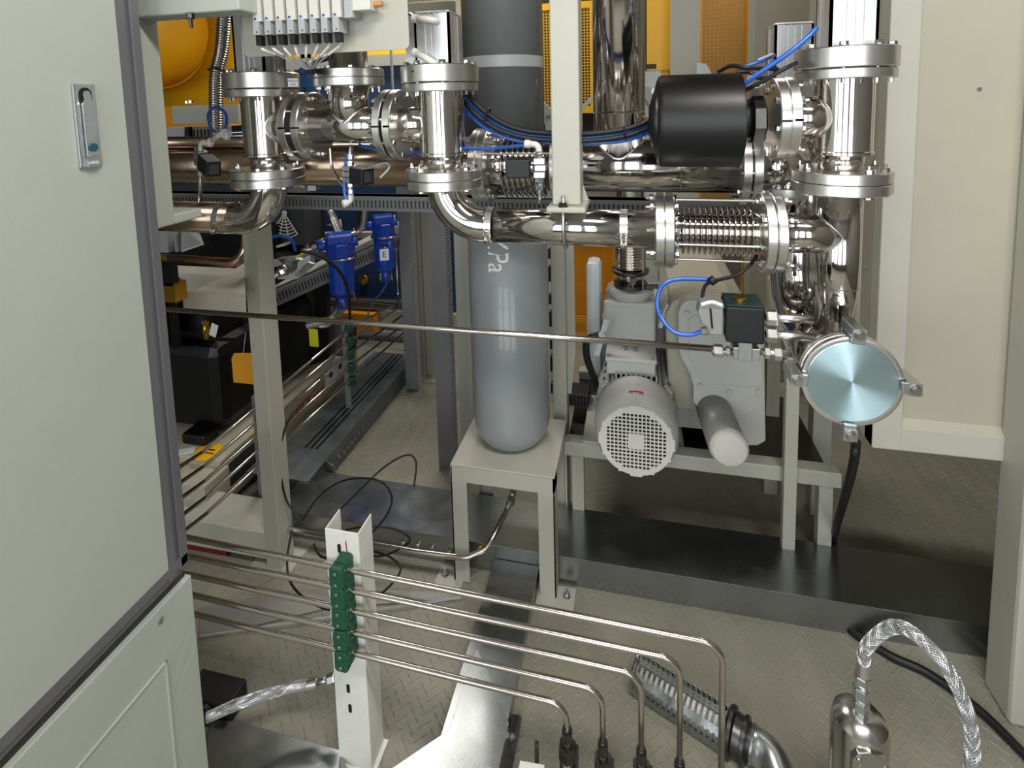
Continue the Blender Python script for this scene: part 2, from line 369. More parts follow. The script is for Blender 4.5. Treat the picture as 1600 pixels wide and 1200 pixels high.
# latch
h0 = A(112, 131, X=XC); h1 = A(150, 262, X=XC); yc = (A(130, 195, X=XC)).y; hw = .0195; zt = A(130, 131, X=XC).z; zz = A(130, 262, X=XC).z
part('lock_plate', MB().box((XC+.003, yc-hw, zz), (XC+.011, yc+hw, zt)), 'zinc', door, 'zinc latch plate', bev=.002)
mb = MB(); n = 10; poly = [(XC+.0112, yc-.011, zt-.034)]+[(XC+.0112, yc-.011*math.cos(PI*k/n), zt-.018+.011*math.sin(PI*k/n)) for k in range(n+1)]+[(XC+.0112, yc+.011, zt-.034)]
part('finger_recess', MB().prism(poly, (.0012, 0, 0)), 'hole', door)
poly = [(XC+.0122, yc+a, zt-b) for a, b in ((-.0105,.036),(-.006,.028),(-.007,.018),(-.004,.0125),(.003,.013),(.006,.021),(.007,.03),(.0105,.036),(.0105,.128),(-.0105,.128))]
part('lock_lever', MB().prism(poly, (.005, 0, 0)), 'zinc', door, bev=.001)
part('lock_button', MB().cyl((XC+.0172, yc, zt-.112), (XC+.0195, yc, zt-.112), .0075, 20), 'teal', door, 'dark teal round push button')
part('maker_plate', MB().box((XC+.0112, yc-.0105, zt-.147), (XC+.015, yc+.0105, zt-.132)), 'zinc', door, bev=.0006)
text('LMPZL', .0072, Matrix.Translation((XC+.0152, yc, zt-.139)) @ Matrix.Rotation(PI/2, 4, 'Z') @ Matrix.Rotation(PI/2, 4, 'X'), 'white', door)
# hinge pin glint at lower panel corner
hp = A(250, 970, X=XC); part('corner_screw', MB().cyl((XC, hp.y, hp.z), (XC+.004, hp.y, hp.z), .006, 12, ch=.001), 'bolt', cab)
# ------------------------------------------------ cream frame beyond the cabinet
fr = thing('gantry', 'cream frame opening directly behind the grey cabinet edge, upper left', 'frame', (-1.25, 1.1, 0))
a = A(207, 0, X=-1.05); b = A(250, 33, Y=1.0)
p0 = A(249, 60, Y=1.02)
part('post', MB().box((p0.x-.13, .93, 1.262), (p0.x, 1.02, 2.4)), 'panel', fr, bev=.004)
p1 = A(300, 30, Y=1.02)
part('top_beam', MB().box((p0.x, .96, p1.z), (A(374, 20, Y=.96).x, 1.02, 2.0)), 'panel', fr, bev=.003)
q0 = A(240, 306, X=p0.x-.02); q1 = A(262, 288, X=p0.x)
part('lower_ledge', MB().box((p0.x-.13, 1.02, 1.262), (p0.x, 1.10, 1.285)), 'panel', fr, bev=.004)
s1 = A(296, 8, Y=.955); part('bolt', MB().hex((s1.x, .955, p1.z-.012), (s1.x, .955, p1.z+.0), .008).cyl((s1.x, .955, p1.z-.03), (s1.x, .955, p1.z), .004, 8), 'dark_steel', fr)
# ================================================================== FRONT PIPEWORK at Y = 1.35
U = .889; ZO = H*(1-U)
YP = 1.35; ZP = 1.203; RP = .0465
XL, XM, XT, XR = -1.035, -.500, -.762, .452
# ---- angle valves
def angle_valve(name, label, X, side, cyl_h, Y=YP, dz=0, sc=1.0, knob=False):
    t = thing(name, label, 'valve', (X, Y, 1.354+dz))
    bd = part('valve_body', MB().lathe((X, Y, 1.392+dz), (0,0,1), [(-.004, .0585), (-.003, .062), (.003, .062), (.005, .060), (.165, .060)], 48), 'steel', t)
    nk = part('neck', MB().cyl((X, Y, 1.352+dz), (X, Y, 1.39+dz), .0455, 40), 'steel', t)
    f1 = disc(t, (X, Y, 1.341+dz), (0,0,1), .100, .024)
    ring_bolts(f1, (X, Y, 1.328+dz), (0,0,1), .083, 8, .0088, .048, ph=.35)
    f2 = disc(t, (X, Y, 1.5655+dz), (0,0,1), .099, .021)
    f3 = disc(t, (X, Y, 1.600+dz), (0,0,1), .1015, .044, name='bonnet')
    ring_bolts(f3, (X, Y, 1.594+dz), (0,0,-1), .086, 8, .0088, .062, ph=.35)
    # actuator: square aluminium extrusion with grooves
    z0, z1 = 1.622+dz, 1.622+dz+cyl_h; h = .047; g = .004
    mb = MB(); mb.box((X-h+g, Y-h+g, z0), (X+h-g, Y+h-g, z1-.001))
    for k in range(4):
        R = Matrix.Rotation(k*PI/2, 3, 'Z')
        for a0, a1 in ((-h, -.019), (-.014, -.003), (.003, .014), (.019, h)):
            c = R @ V(((a0+a1)/2, -(h-g/2-.001), 0)); c = V((X+c.x, Y+c.y, (z0+z1)/2)); hh = ((a1-a0)/2, g/2+.001, (z1-z0)/2)
            if a0 == -h or a1 == h:
                mb.obox(c, hh, R=R)
            else: mb.obox(c+R @ V((0, .0015, 0)), hh, R=R)
    act = part('actuator', mb, 'alu', t, 'square grooved aluminium cylinder')
    part('end_cap', MB().box((X-h, Y-h, z1), (X+h, Y+h, z1+.006)), 'alu', t, bev=.003)
    if side:
        part('side_port', MB().cyl((X+side*.03, Y, 1.47+dz), (X+side*.128, Y, 1.47+dz), .048, 40), 'steel', t)
        part('weld_bead', saddle((X, Y, 1.47+dz), (0,0,1), (side, 0, 0), .060, .048), 'flange', t)
        f4 = disc(t, (X+side*.117, Y, 1.47+dz), (1,0,0), .095, .022)
        # radial leak-test slots
        for s_ in (-1, 1): part('port_slot', MB().box((X+side*.117-.005, Y-.0965, 1.4675+dz), (X+side*.117+.011, Y-.080, 1.4725+dz)), 'hole', f4)
    return t
vL = angle_valve('angle_valve', 'left steel angle valve, side flange pointing right, standing on the leftmost elbow', XL, 1, .20)
vM = angle_valve('angle_valve', 'middle steel angle valve with two white plastic air fittings on its short aluminium cylinder', XM, -1, .128)
vR = angle_valve('angle_valve', 'right steel angle valve beside the cream panel, tall aluminium cylinder leaving the picture', XR, -1, .30)
# small hole and type plate
part('vent_hole', MB().cyl((XM-.035, YP-.0965, 1.605), (XM-.0352, YP-.0935, 1.605), .003, 10), 'hole', vM)
tp = A(458, 129, Y=YP-.06); part('type_plate', MB().obox(tp, (.013, .001, .011), rz=.55), 'paper', vL)
text('WEJUGA', .0062, Matrix.Translation(tp+V((.0006,-.0012,.004))) @ Matrix.Rotation(.55, 4, 'Z') @ Matrix.Rotation(PI/2, 4, 'X'), 'black', vL)
text('DN40', .0050, Matrix.Translation(tp+V((.0006,-.0012,-.005))) @ Matrix.Rotation(.55, 4, 'Z') @ Matrix.Rotation(PI/2, 4, 'X'), 'black', vL)
# ---- white elbow fittings on the middle actuator
def push_fitting(name, label, pts, group, r=.0085):
    t = thing(name, label, 'fitting', pts[0], group)
    P = fillet(pts, .012, 6); part('fitting_body', MB().tube(P, r, 16), 'white_plastic', t)
    d = (V(pts[-1])-V(pts[-2])).normalized(); e = V(pts[-1])
    part('release_collar', MB().lathe(e-d*.004, d, [(0, r*1.25), (.004, r*1.3), (.012, r*1.3), (.014, r*.95)], 20), 'white_plastic', t)
    return t
for py, lab in ((30, 'upper'), (97, 'lower')):
    p = A(682, py+3, Y=YP-.05); q = A(666, py+ (0 if py < 50 else -6), Y=YP-.062); r = A(650, py-(1 if py < 50 else 14), Y=YP-.055)
    t = push_fitting('push_in_fitting', lab+' white elbow air fitting on the middle aluminium cylinder', [p+V((0,.012,0)), p+V((0,-.01,0)), q, r], 'air fittings of the middle cylinder', .0085)
mb = MB().box((XM-.079, YP-.030, 1.625), (XM-.052, YP-.01, 1.75)); part('sensor_rail', mb, 'alu', vM)
# ---- tee spool between left and middle valves
t = thing('pipe_tee', 'polished steel pipe tee joining the left and middle valves, branch pointing up', 'pipe', (XT, YP, 1.42))
zc = 1.47
part('run_pipe', MB().cyl((XT-.118, YP, zc), (XT+.118, YP, zc), .048, 40), 'steel', t)
part('branch_pipe', MB().cyl((XT, YP, zc+.01), (XT, YP, 1.58), .0485, 40), 'steel', t)
part('weld_bead', saddle((XT, YP, zc), (1,0,0), (0,0,1), .0485, .048), 'flange', t)
for s_ in (-1, 1):
    f = disc(t, (XT+s_*.117, YP, zc), (1,0,0), .095, .021); ring_bolts(f, (XT+s_*.128, YP, zc), (-s_,0,0), .080, 8, .0085, .046, ph=.2)
    part('test_slot', MB().box((XT+s_*.117-.011, YP-.0965, zc-.0025), (XT+s_*.117+.011, YP-.084, zc+.0025)), 'hole', f)
f = disc(t, (XT, YP, 1.588), (0,0,1), .0935, .022); ring_bolts(f, (XT, YP, 1.600), (0,0,-1), .078, 8, .0085, .046, ph=.2)
t = thing('riser_pipe', 'steel riser pipe going up behind the valve plate from the tee flange', 'pipe', (XT, YP, 1.60))
part('pipe', MB().cyl((XT, YP, 1.615), (XT, YP, 2.3), .051, 40), 'steel', t); disc(t, (XT, YP, 1.6115), (0,0,1), .0935, .023)
# ---- swept elbows
def bend(name, label, X, xe, dirn):
    t = thing(name, label, 'pipe', (X, YP, 1.203)); R = .115 if dirn > 0 else .10
    pts = fillet([(X, YP, 1.318), (X, YP, ZP), (X+dirn*(R+.02), YP, ZP)], R, 16)
    part('elbow', MB().tube(pts, RP+.0006, 40, False), 'steel', t)
    part('straight_pipe', MB().tube([(X+dirn*(R+.001), YP, ZP), (xe, YP, ZP)], RP, 40), 'steel' if dirn > 0 else 'steel_warm_lit', t)
    part('weld_bead', MB().ring((X+dirn*(R+.002), YP, ZP), (1,0,0), RP+.0005, .0016, 40), 'steel', t)
    disc(t, (X, YP, 1.3155), (0,0,1), .100, .024)
    return t
bL = bend('pipe_elbow', 'left swept steel elbow turning towards the grey cabinet', XL, -2.3, -1)
bM = bend('pipe_elbow', 'middle swept steel elbow turning right in front of the gas cylinder', XM, .062, 1)
fE = disc(bM, (.0535, YP, ZP), (1,0,0), .092, .021); ring_bolts(fE, (.065, YP, ZP), (-1,0,0), .077, 8, .0085, .050, ph=.2)
def strap(X, label, par_r=RP):
    t = thing('pipe_strap', label, 'clamp', (X, YP, ZP-par_r))
    mb = MB(); n = 40; w2 = .009; vs = []; 
    for k in range(n):
        a = 2*PI*k/n
        for r in (par_r+.0002, par_r+.0016):
            for s_ in (-1, 1): vs.append((X+s_*w2, YP+r*math.cos(a), ZP+r*math.sin(a)))
    fs = []
    for k in range(n):
        a, b = k*4, ((k+1) % n)*4
        fs += [(a+2, a+3, b+3, b+2), (a, b, b+1, a+1), (a, a+2, b+2, b), (a+1, b+1, b+3, a+3)]
    mb.add(vs, fs, False); part('band', mb, 'flange', t)
    a = -.35; e = V((0, -math.cos(a), math.sin(a))); c = V((X, YP, ZP))+e*par_r
    mb = MB(); mb.bar(c+V((0,0,.008)), c+e*.014+V((0,0,.008)), .014, .002); mb.bar(c-V((0,0,.008)), c+e*.014-V((0,0,.008)), .014, .002); part('clamp_ear', mb, 'flange', t)
    c2 = c+e*.008; part('clamp_screw', MB().cyl(c2+V((0,0,-.016)), c2+V((0,0,.02)), .0028, 10).hex(c2+V((0,0,-.018)), c2+V((0,0,-.010)), .007).hex(c2+V((0,0,.010)), c2+V((0,0,.015)), .006), 'bolt', t)
    return t
strap(-.372, 'steel band clamp on the pipe just after the middle elbow')
strap(-.030, 'steel band clamp on the pipe left of the bellows flange')
strap(-1.192, 'steel band clamp with twisted wire on the left elbow pipe')
mb = MB().tube(spline([A(343, 352, Y=YP-.05), A(352, 346, Y=YP-.065), A(362, 350, Y=YP-.06), A(350, 354, Y=YP-.068), A(340, 358, Y=YP-.055)]), .0014, 6)
single('binding_wire', mb, 'bolt', 'twisted silver wire on the left elbow pipe clamp', 'wire')
# ---- bellows spool with tie rods
t = thing('bellows_joint', 'front steel bellows expansion joint with long tie rods, right of centre', 'bellows', (.19, YP, 1.11))
x0, x1 = .0755, .293
f1 = disc(t, (x0, YP, ZP), (1,0,0), .092, .021); f2 = disc(t, (x1, YP, ZP), (1,0,0), .0935, .021)
part('cuff', MB().cyl((x0+.01, YP, ZP), (.107, YP, ZP), .046, 36), 'steel', t); part('cuff', MB().cyl((.262, YP, ZP), (x1-.009, YP, ZP), .046, 36), 'steel', t)
pr = []; n = 13; L0, L1 = .104, .266; p_ = (L1-L0)/n
for k in range(n):
    for j in range(12): pr.append((p_*(k+j/12), .0505+.0085*math.cos(2*PI*j/12-PI)))
pr.append((L1-L0, .042)); mb = MB(); mb.soft = True; part('bellows', mb.lathe((L0, YP, ZP), (1,0,0), pr, 48), 'steel', t)
nut = bolt_mesh(.0075, .01, 'head')
for k in range(8):
    a = 2*PI*k/8+.2; u, v, d = frame((1,0,0)); e = (u*math.cos(a)+v*math.sin(a))*.079; c = V((0, YP, ZP))+e
    if k % 2 == 0:
        r_ = part('tie_rod', MB().cyl(c+V((x0+.012,0,0)), c+V((x1+.045,0,0)), .0032, 10), 'flange', t)
        for xx in (x0+.012, x1-.024): inst('nut', nut, r_, c+V((xx,0,0)), (1,0,0))
    else:
        for xx in (x1-.020,): inst('nut', nut, f2, c+V((xx,0,0)), (1,0,0))
    inst('nut', nut, f1, c+V((x0+.0105,0,0)), (1,0,0))
# ---- right column: tee, down pipe, capped tank tube
t = thing('riser_tee', 'polished steel column pipe under the right valve with tee to the bellows', 'pipe', (XR, YP, .96))
part('column_pipe', MB().cyl((XR, YP, .955), (XR, YP, 1.317), .0465, 44), 'steel', t)
part('tee_arm', MB().cyl((.305, YP, ZP), (XR, YP, ZP), .0463, 40), 'steel', t)
part('weld_bead', saddle((XR, YP, ZP), (0,0,1), (-1,0,0), .0467, .0463, .0018), 'flange', t)
part('weld_bead', MB().ring((XR, YP, 1.085), (0,0,1), .0465, .0012, 40, 6), 'steel', t)
disc(t, (XR, YP, 1.3155), (0,0,1), .100, .024)
f = disc(t, (.3155, YP, ZP), (1,0,0), .0935, .021); ring_bolts(f, (.308, YP, ZP), (1,0,0), .079, 8, .0085, .046, ph=.2)
# fat curved pipe coming down from the rear manifold to the capped end
ZC = .905; XCp = .452; YE = 1.245
t = thing('capped_pipe', 'large bent steel pipe from the rear manifold ending in a round clamped cap', 'pipe', (XCp, 1.5, ZC-.08))
part('bend', MB().tube(fillet([(XCp-.012, 1.60, 1.333), (XCp-.012, 1.60, ZC), (XCp, YE+.035, ZC)], .16, 18), .076, 48), 'steel', t)
part('weld_bead', saddle((XCp, YP, ZC), (0,-1,0), (0,0,1), .076, .0465, .002), 'flange', t)
part('clamp_flange', MB().lathe((XCp, YE+.04, ZC), (0,-1,0), [(0,.082),(.004,.096),(.008,.098),(.014,.098),(.0145,.0945),(.018,.0945),(.0185,.098),(.024,.098),(.0255,.0945),(.028,.0945)], 56), 'flange', t)
cap = thing('blank_cap', 'round brushed steel blanking cap facing the viewer, held by four claw clamps', 'cap', (XCp, YE, ZC-.1))
part('rim', MB().lathe((XCp, YE+.010, ZC), (0,-1,0), [(0,.098),(.010,.1005),(.014,.0995),(.015,.094),(.0145,.090)], 64), 'flange', cap)
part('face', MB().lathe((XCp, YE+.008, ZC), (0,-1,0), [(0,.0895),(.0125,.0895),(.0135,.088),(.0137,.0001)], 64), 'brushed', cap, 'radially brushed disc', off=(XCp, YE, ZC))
for px2, py2 in ((1341, 526), (1242, 592), (1427, 607), (1327, 680)):
    q = A(px2, py2, Y=YE-.014); d = (q-V((XCp, q.y, ZC))); d.y = 0; d.normalize(); lab = {1341: 'top', 1242: 'left', 1427: 'right', 1327: 'bottom'}[px2]
    c = thing('claw_clamp', lab+' claw clamp of the round brushed cap', 'clamp', V((XCp, YE, ZC))+d*.109, 'claw clamps round the cap')
    ax = d.cross(V((0,1,0))); R = Matrix((ax, V((0,1,0)), d)).transposed()
    o = V((XCp, YE+.016, ZC))
    part('claw', MB().obox(o+d*.1125, (.0125, .034, .0115), R=R).obox(o+d*.098+V((0,-.030,0)), (.0125, .004, .008), R=R).obox(o+d*.098+V((0,.030,0)), (.0125, .004, .008), R=R), 'zinc', c, bev=.0015)
    part('washer', MB().obox(o+d*.1125+V((0,-.0355,0)), (.0135, .0015, .0125), R=R), 'zinc', c)
    inst('bolt', bolt_mesh(.0095, .01, 'head'), c, o+d*.1125+V((0,-.037,0)), (0,-1,0))
# ---- black silencer with union
t = thing('silencer', 'big matt black cylindrical silencer hanging on the right valve side flange', 'silencer', (.14, YP, 1.35))
zc = 1.468; part('can', MB().lathe((.048, YP, zc), (1,0,0), [(0,.096),(.004,.106),(.012,.110),(.176,.110),(.183,.112),(.185,.108),(.186,.05)], 56), 'black_gloss', t)
part('end_bolt', MB().cyl((.030, YP, zc), (.048, YP, zc), .035, 30, r1=.095), 'black_gloss', t)
part('neck_stub', MB().cyl((.234, YP, zc), (.258, YP, zc), .041, 32).cyl((.240, YP, zc), (.244, YP, zc), .043, 32), 'black', t)
part('union_nut', MB().lathe((.256, YP, zc), (1,0,0), [(0,.052),(.004,.058),(.026,.058),(.030,.052)], 8, False, rot=.3), 'dark_steel', t, 'hexagonal steel union nut')
f = disc(t, (.3135, YP, zc), (1,0,0), .095, .021); ring_bolts(f, (.3245, YP, zc), (1,0,0), .079, 8, .0085, .044, ph=.2)
part('test_slot', MB().box((.304, YP-.0965, zc-.0025), (.323, YP-.083, zc+.0025)), 'hole', f)
# ---- central hanging post and U bolt
t = thing('hanger_post', 'cream square hanger post coming down in front of the gas cylinder', 'post', (-.17, YP, 1.255))
pw = A(863, 300, Y=1.312); pe = A(907, 300, Y=1.312)
part('post', MB().box((pw.x, 1.312, 1.266), (pe.x, 1.388, 2.5)), 'cream', t, bev=.004)
part('foot_plate', MB().box((pw.x-.012, 1.285, 1.2515), (pe.x+.014, 1.42, 1.2655)), 'cream', t, bev=.004)
g = MB().prism([(pe.x-.001, 1.38, 1.266), (pe.x+.014, 1.38, 1.266), (pe.x-.001, 1.38, 1.31)], (0, .006, 0)); part('gusset', g, 'cream', t)
ub = A(880, 322, Y=1.30); X_ = ub.x
t = thing('u_bolt', 'zinc U-bolt holding the front pipe under the hanger post', 'bolt', (X_, YP, ZP-.05))
n = 20; pts = [(X_, YP-.0525, 1.292), (X_, YP-.0525, ZP)]+[(X_, YP-.0525*math.cos(PI*k/n), ZP-.0525*math.sin(PI*k/n)) for k in range(1, n)]+[(X_, YP+.0525, ZP), (X_, YP+.0525, 1.292)]
part('bow', MB().tube(pts, .0048, 12), 'zinc', t)
for yy in (YP-.0525, YP+.0525): part('nut', MB().lathe((X_, yy, 1.2655), (0,0,1), [(0,.0125),(.002,.0125)], 18).hex((X_, yy, 1.2675), (X_, yy, 1.277), .0105), 'dark_steel', t)
# ================================================================== REAR MANIFOLD behind the front pipes
YM, ZM, RM = 1.60, 1.333, .078
t = thing('manifold_pipe', 'large polished rear manifold pipe behind the hanger post with upright branch', 'pipe', (.2, YM, ZM-RM))
xA = A(858, 230, Y=YM-RM).x; xB = A(1166, 250, Y=YM-RM).x
part('run_pipe', MB().cyl((xA-.06, YM, ZM), (xB, YM, ZM), RM, 48), 'steel', t)
xV = A(967, 150, Y=YM).x
part('branch_pipe', MB().cyl((xV, YM, ZM+.02), (xV, YM, 2.7), .0735, 48), 'steel', t)
part('weld_bead', saddle((xV, YM, ZM), (1,0,0), (0,0,1), RM, .074, .0025), 'flange', t)
zw = A(967, 176, Y=YM).z; part('weld_bead', MB().ring((xV, YM, zw), (0,0,1), .0736, .0014, 44, 6), 'steel', t)
f = disc(t, (xB, YM, ZM), (1,0,0), .112, .023); ring_bolts(f, (xB+.013, YM, ZM), (1,0,0), .096, 10, .009, .054, ph=.1)
part('weld_bead', MB().ring((.12, YM, ZM), (1,0,0), RM, .0016, 44, 6), 'steel', t)
t = thing('manifold_end', 'short rear manifold pipe piece with flange right of the silencer', 'pipe', (.40, YM, ZM-RM))
part('pipe', MB().cyl((xB+.03, YM, ZM), (.44, YM, ZM), .074, 44), 'steel', t); disc(t, (xB+.027, YM, ZM), (1,0,0), .112, .023)
part('dome', MB().ball((.44, YM, ZM), .0735, 32, 16), 'steel', t)
t = thing('rear_bellows', 'rear bellows expansion joint in front of the dark upper gas cylinder shell', 'bellows', (-.42, YM, ZM-.1))
xL = A(748, 240, Y=YM-.10).x
f = disc(t, (xL, YM, ZM), (1,0,0), .113, .023); ring_bolts(f, (xL-.0115, YM, ZM), (1,0,0), .098, 10, .008, .05, ph=.15)
part('cuff', MB().cyl((xL, YM, ZM), (xL+.075, YM, ZM), .066, 40), 'steel', t)
L0 = xL+.055; n = 8; p_ = .0165; pr = []
for k in range(n):
    for j in range(8): pr.append((p_*(k+j/8), .088+.011*math.cos(2*PI*j/8-PI)))
pr.append((n*p_, .075)); mb = MB(); mb.soft = True; part('bellows', mb.lathe((L0, YM, ZM), (1,0,0), pr, 52), 'steel', t)
f = disc(t, (L0+n*p_+.03, YM, ZM), (1,0,0), .112, .023)
part('cuff', MB().cyl((L0+n*p_, YM, ZM), (L0+n*p_+.02, YM, ZM), .066, 40), 'steel', t)
for k in range(3):
    a = .6+k*2.1; c = V((0, YM+.1*math.cos(a), ZM+.1*math.sin(a))); part('tie_rod', MB().cyl(c+V((xL,0,0)), c+V((L0+n*p_+.05,0,0)), .0035, 8), 'flange', t)
t = thing('manifold_left', 'rear manifold pipe behind the left valves, warm light put into its colour', 'pipe', (-1.1, YM, ZM-RM))
part('run_pipe', MB().cyl((-2.6, YM, ZM), (xL-.035, YM, ZM), .070, 44), 'steel_warm_lit', t)
disc(t, (xL-.0235, YM, ZM), (1,0,0), .113, .023)
part('weld_bead', MB().ring((-1.42, YM, ZM), (1,0,0), .070, .0014, 40, 6), 'steel_warm_lit', t)
single('small_pipe', MB().cyl((-2.6, YM-.04, ZM+.082), (-.98, YM-.04, ZM+.082), .020, 20), 'steel_warm_lit', 'thin brownish pipe lying along the top of the rear manifold, left', 'pipe')
# valve standing on the manifold end, behind the right valve
t = angle_valve('rear_angle_valve', 'rear steel valve whose square aluminium cylinder shows behind the right column', .405, 0, A(1243, 38, Y=1.575).z-1.547, Y=1.62, dz=-.075)

U = 1.0; ZO = 0.0
# ================================================================== GAS CYLINDER AND STAND
xa, xb, xc_, xd = -.571, -.241, 0, 0; zs = .401; yf, yb = 1.50, 1.80
st = thing('cylinder_stand', 'cream steel stand with four legs carrying the grey gas cylinder', 'stand', ((xa+xb)/2, 1.65, 0))
part('top_plate', MB().box((xa, yf, zs-.006), (xb, yb, zs)), 'cream', st, bev=.002)
part('front_apron', MB().box((xa, yf, zs-.056), (xb, yf+.006, zs-.006)), 'cream', st)
part('side_apron', MB().box((xb-.006, yf, zs-.05), (xb, yb, zs-.006)), 'cream', st)
lw = .052
for x0, x1, y0, y1 in ((xa, xa+lw, yf, yf+.006), (xb-lw, xb, yf, yf+.006)):
    mb = MB().box((x0, y0, .004), (x1, y1, zs-.056)); s_ = x0 if x0 == xa else x1-.006
    mb.box((s_, y0, .004), (s_+.006, y0+.05, zs-.006)); part('leg', mb, 'cream', st, bev=.001)
for x0, x1 in ((xa, xa+lw), (xb-lw, xb)): part('leg', MB().box((x0, yb-.006, .0), (x1, yb, zs-.006)).box((x0 if x0 == xa else x1-.006, yb-.022, 0), (x0+.006 if x0 == xa else x1, yb, zs-.006)), 'cream', st, bev=.001)
for x0, x1, bx in ((xa-.06, xa+.03, xa-.035), (xb-.06, xb+.055, xb+.03)):
    f = part('foot_plate', MB().box((x0, yf-.035, 0), (x1, yf+.045, .006)), 'cream', st, bev=.001)
    inst('anchor_bolt', bolt_mesh(.010, .001, 'through'), f, (bx, yf+.012, .007))
cx, cy, cr = -.407, 1.668, .126
gc = thing('gas_cylinder', 'tall grey gas cylinder with pressure lettering, standing on the cream stand', 'cylinder', (cx, cy, zs))
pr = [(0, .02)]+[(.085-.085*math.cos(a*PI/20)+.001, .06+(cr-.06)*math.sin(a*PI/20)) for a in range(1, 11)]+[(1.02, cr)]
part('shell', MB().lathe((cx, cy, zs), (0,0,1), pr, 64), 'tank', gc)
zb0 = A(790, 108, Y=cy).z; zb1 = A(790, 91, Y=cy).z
part('upper_shell', MB().lathe((cx, cy, zs+1.02), (0,0,1), [(0, cr), (2.7-zs-1.02, cr)], 64), 'tank_shaded', gc, 'upper part with its dimmer lighting put into the grey')
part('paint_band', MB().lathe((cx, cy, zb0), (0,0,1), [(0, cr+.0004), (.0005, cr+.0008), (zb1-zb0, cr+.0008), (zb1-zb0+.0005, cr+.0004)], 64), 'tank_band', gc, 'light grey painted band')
tp_ = A(770, 395, Y=cy-cr)
def warpc(v):   # wrap: text x runs down the shell, text y runs to the right
    zz = tp_.z - v.x; ang = (v.y)/cr + math.asin(max(-1, min(1, (tp_.x-cx+.012)/cr)))
    rr = cr+.0006+v.z; return V((cx+rr*math.sin(ang), cy-rr*math.cos(ang), zz))
text('MPa', .094, None, 'white', gc, 'lettering', warp=warpc, ext=.0003, sx=.78)
# return pipe below the cylinder
P = [A(405, 770, Y=1.62), A(397, 795, Y=1.55), A(408, 818, Y=1.47), A(505, 836, Y=1.47), A(650, 862, Y=1.465), A(728, 872, Y=1.47), A(762, 856, Y=1.50), A(797, 786, Y=1.60)]
mb = MB().tube(fillet(P, [.03, .03, .1, .3, .06, .05], 6), .0088, 16)
dp = single('drain_pipe', mb, 'tube', 'bent steel pipe looping from the left post under the gas cylinder', 'pipe')
P0 = P[-1]; P1 = A(803, 765, Y=1.64); d = (P1-P0).normalized()
t = thing('pipe_fitting', 'steel compression fitting under the gas cylinder base', 'fitting', P0)
part('nut', MB().hex(P0-d*.004, P0+d*.018, .0145).hex(P0+d*.024, P0+d*.038, .0125).cyl(P0+d*.01, P0+d*.075, .009, 14), 'zinc', t)
# ================================================================== FLOOR DUCTS
def duct(name, label, x0, x1, y0, y1, z1, m='galv', lid=True):
    t = thing(name, label, 'duct', ((x0+x1)/2, (y0+y1)/2, 0))
    part('trough', MB().box((x0, y0, 0), (x1, y1, z1-.004)), m, t, bev=.0015)
    if lid: part('lid', MB().box((x0-.002, y0-.003, z1-.004), (x1+.002, y1+.003, z1)), m, t, bev=.001)
    return t
d1 = duct('cable_duct', 'long low galvanised floor duct passing under the gas cylinder stand', -1.26, 1.55, 1.558, 1.765, .098)
for k, px3 in enumerate((630, 653, 675, 703)):
    p = A(px3, 846+k*2.5, Y=1.556); inst('bolt', bolt_mesh(.0075, .002, 'head'), d1, (p.x, 1.5575, .052), (0,-1,0))
for pp in ((740, 857),):
    p = A(*pp, Y=1.55); inst('bolt', bolt_mesh(.0075, .002, 'head'), d1, (p.x, 1.5575, .052), (0,-1,0))
p = A(751, 858, Y=1.55); part('yellow_plug', MB().cyl((p.x, 1.545, p.z), (p.x, 1.557, p.z), .008, 16), 'yellow', d1, 'small round yellow plug')
d2 = duct('cable_duct', 'dark galvanised floor duct running back on the left behind the cables', -1.49, -1.235, 1.775, 2.76, .1, 'galv_dark')
for k in range(3): part('lid_groove', MB().box((-1.365+k*.026, 1.79, .1), (-1.355+k*.026, 2.75, .1015)), 'hole', d2)
for k in range(7):
    y = 1.93+k*.033; inst('bolt', bolt_mesh(.007, .002, 'head'), d2, (-1.2335, y, .045), (1,0,0))
part('corner_bracket', MB().prism([(-1.30, 1.86, .1015), (-1.18, 1.80, .1015), (-1.18, 1.80, .02), (-1.232, 1.90, .02)], (0, .006, 0)).box((-1.50, 1.70, .099), (-1.225, 1.88, .104)), 'galv_dark', d2)
d3 = duct('floor_channel', 'galvanised floor channel running towards the viewer from the gas cylinder stand', -.448, -.305, .80, 1.553, .05, 'galv')
part('side_flange', MB().box((-.303, .80, 0), (-.28, 1.16, .012)), 'dark_steel', d3)
for k in range(3): inst('bolt', bolt_mesh(.006, .001, 'head'), d3, (-.292, .93+k*.09, .012))
q = [A(800, 1075, Z=.054), A(745, 1010, Z=.054), A(702, 1140, Z=.054), A(622, 1194, Z=.054), A(540, 1250, Z=.054), A(760, 1290, Z=.054), A(795, 1130, Z=.054)]
mb = MB().prism([V((v.x, v.y, .001)) for v in (q[1], q[2], q[3], q[4], q[5], q[6])], (0, 0, .054)); single('duct_branch', mb, 'galv', 'galvanised duct branch angling left in front of the floor channel', 'duct', bev=.001)
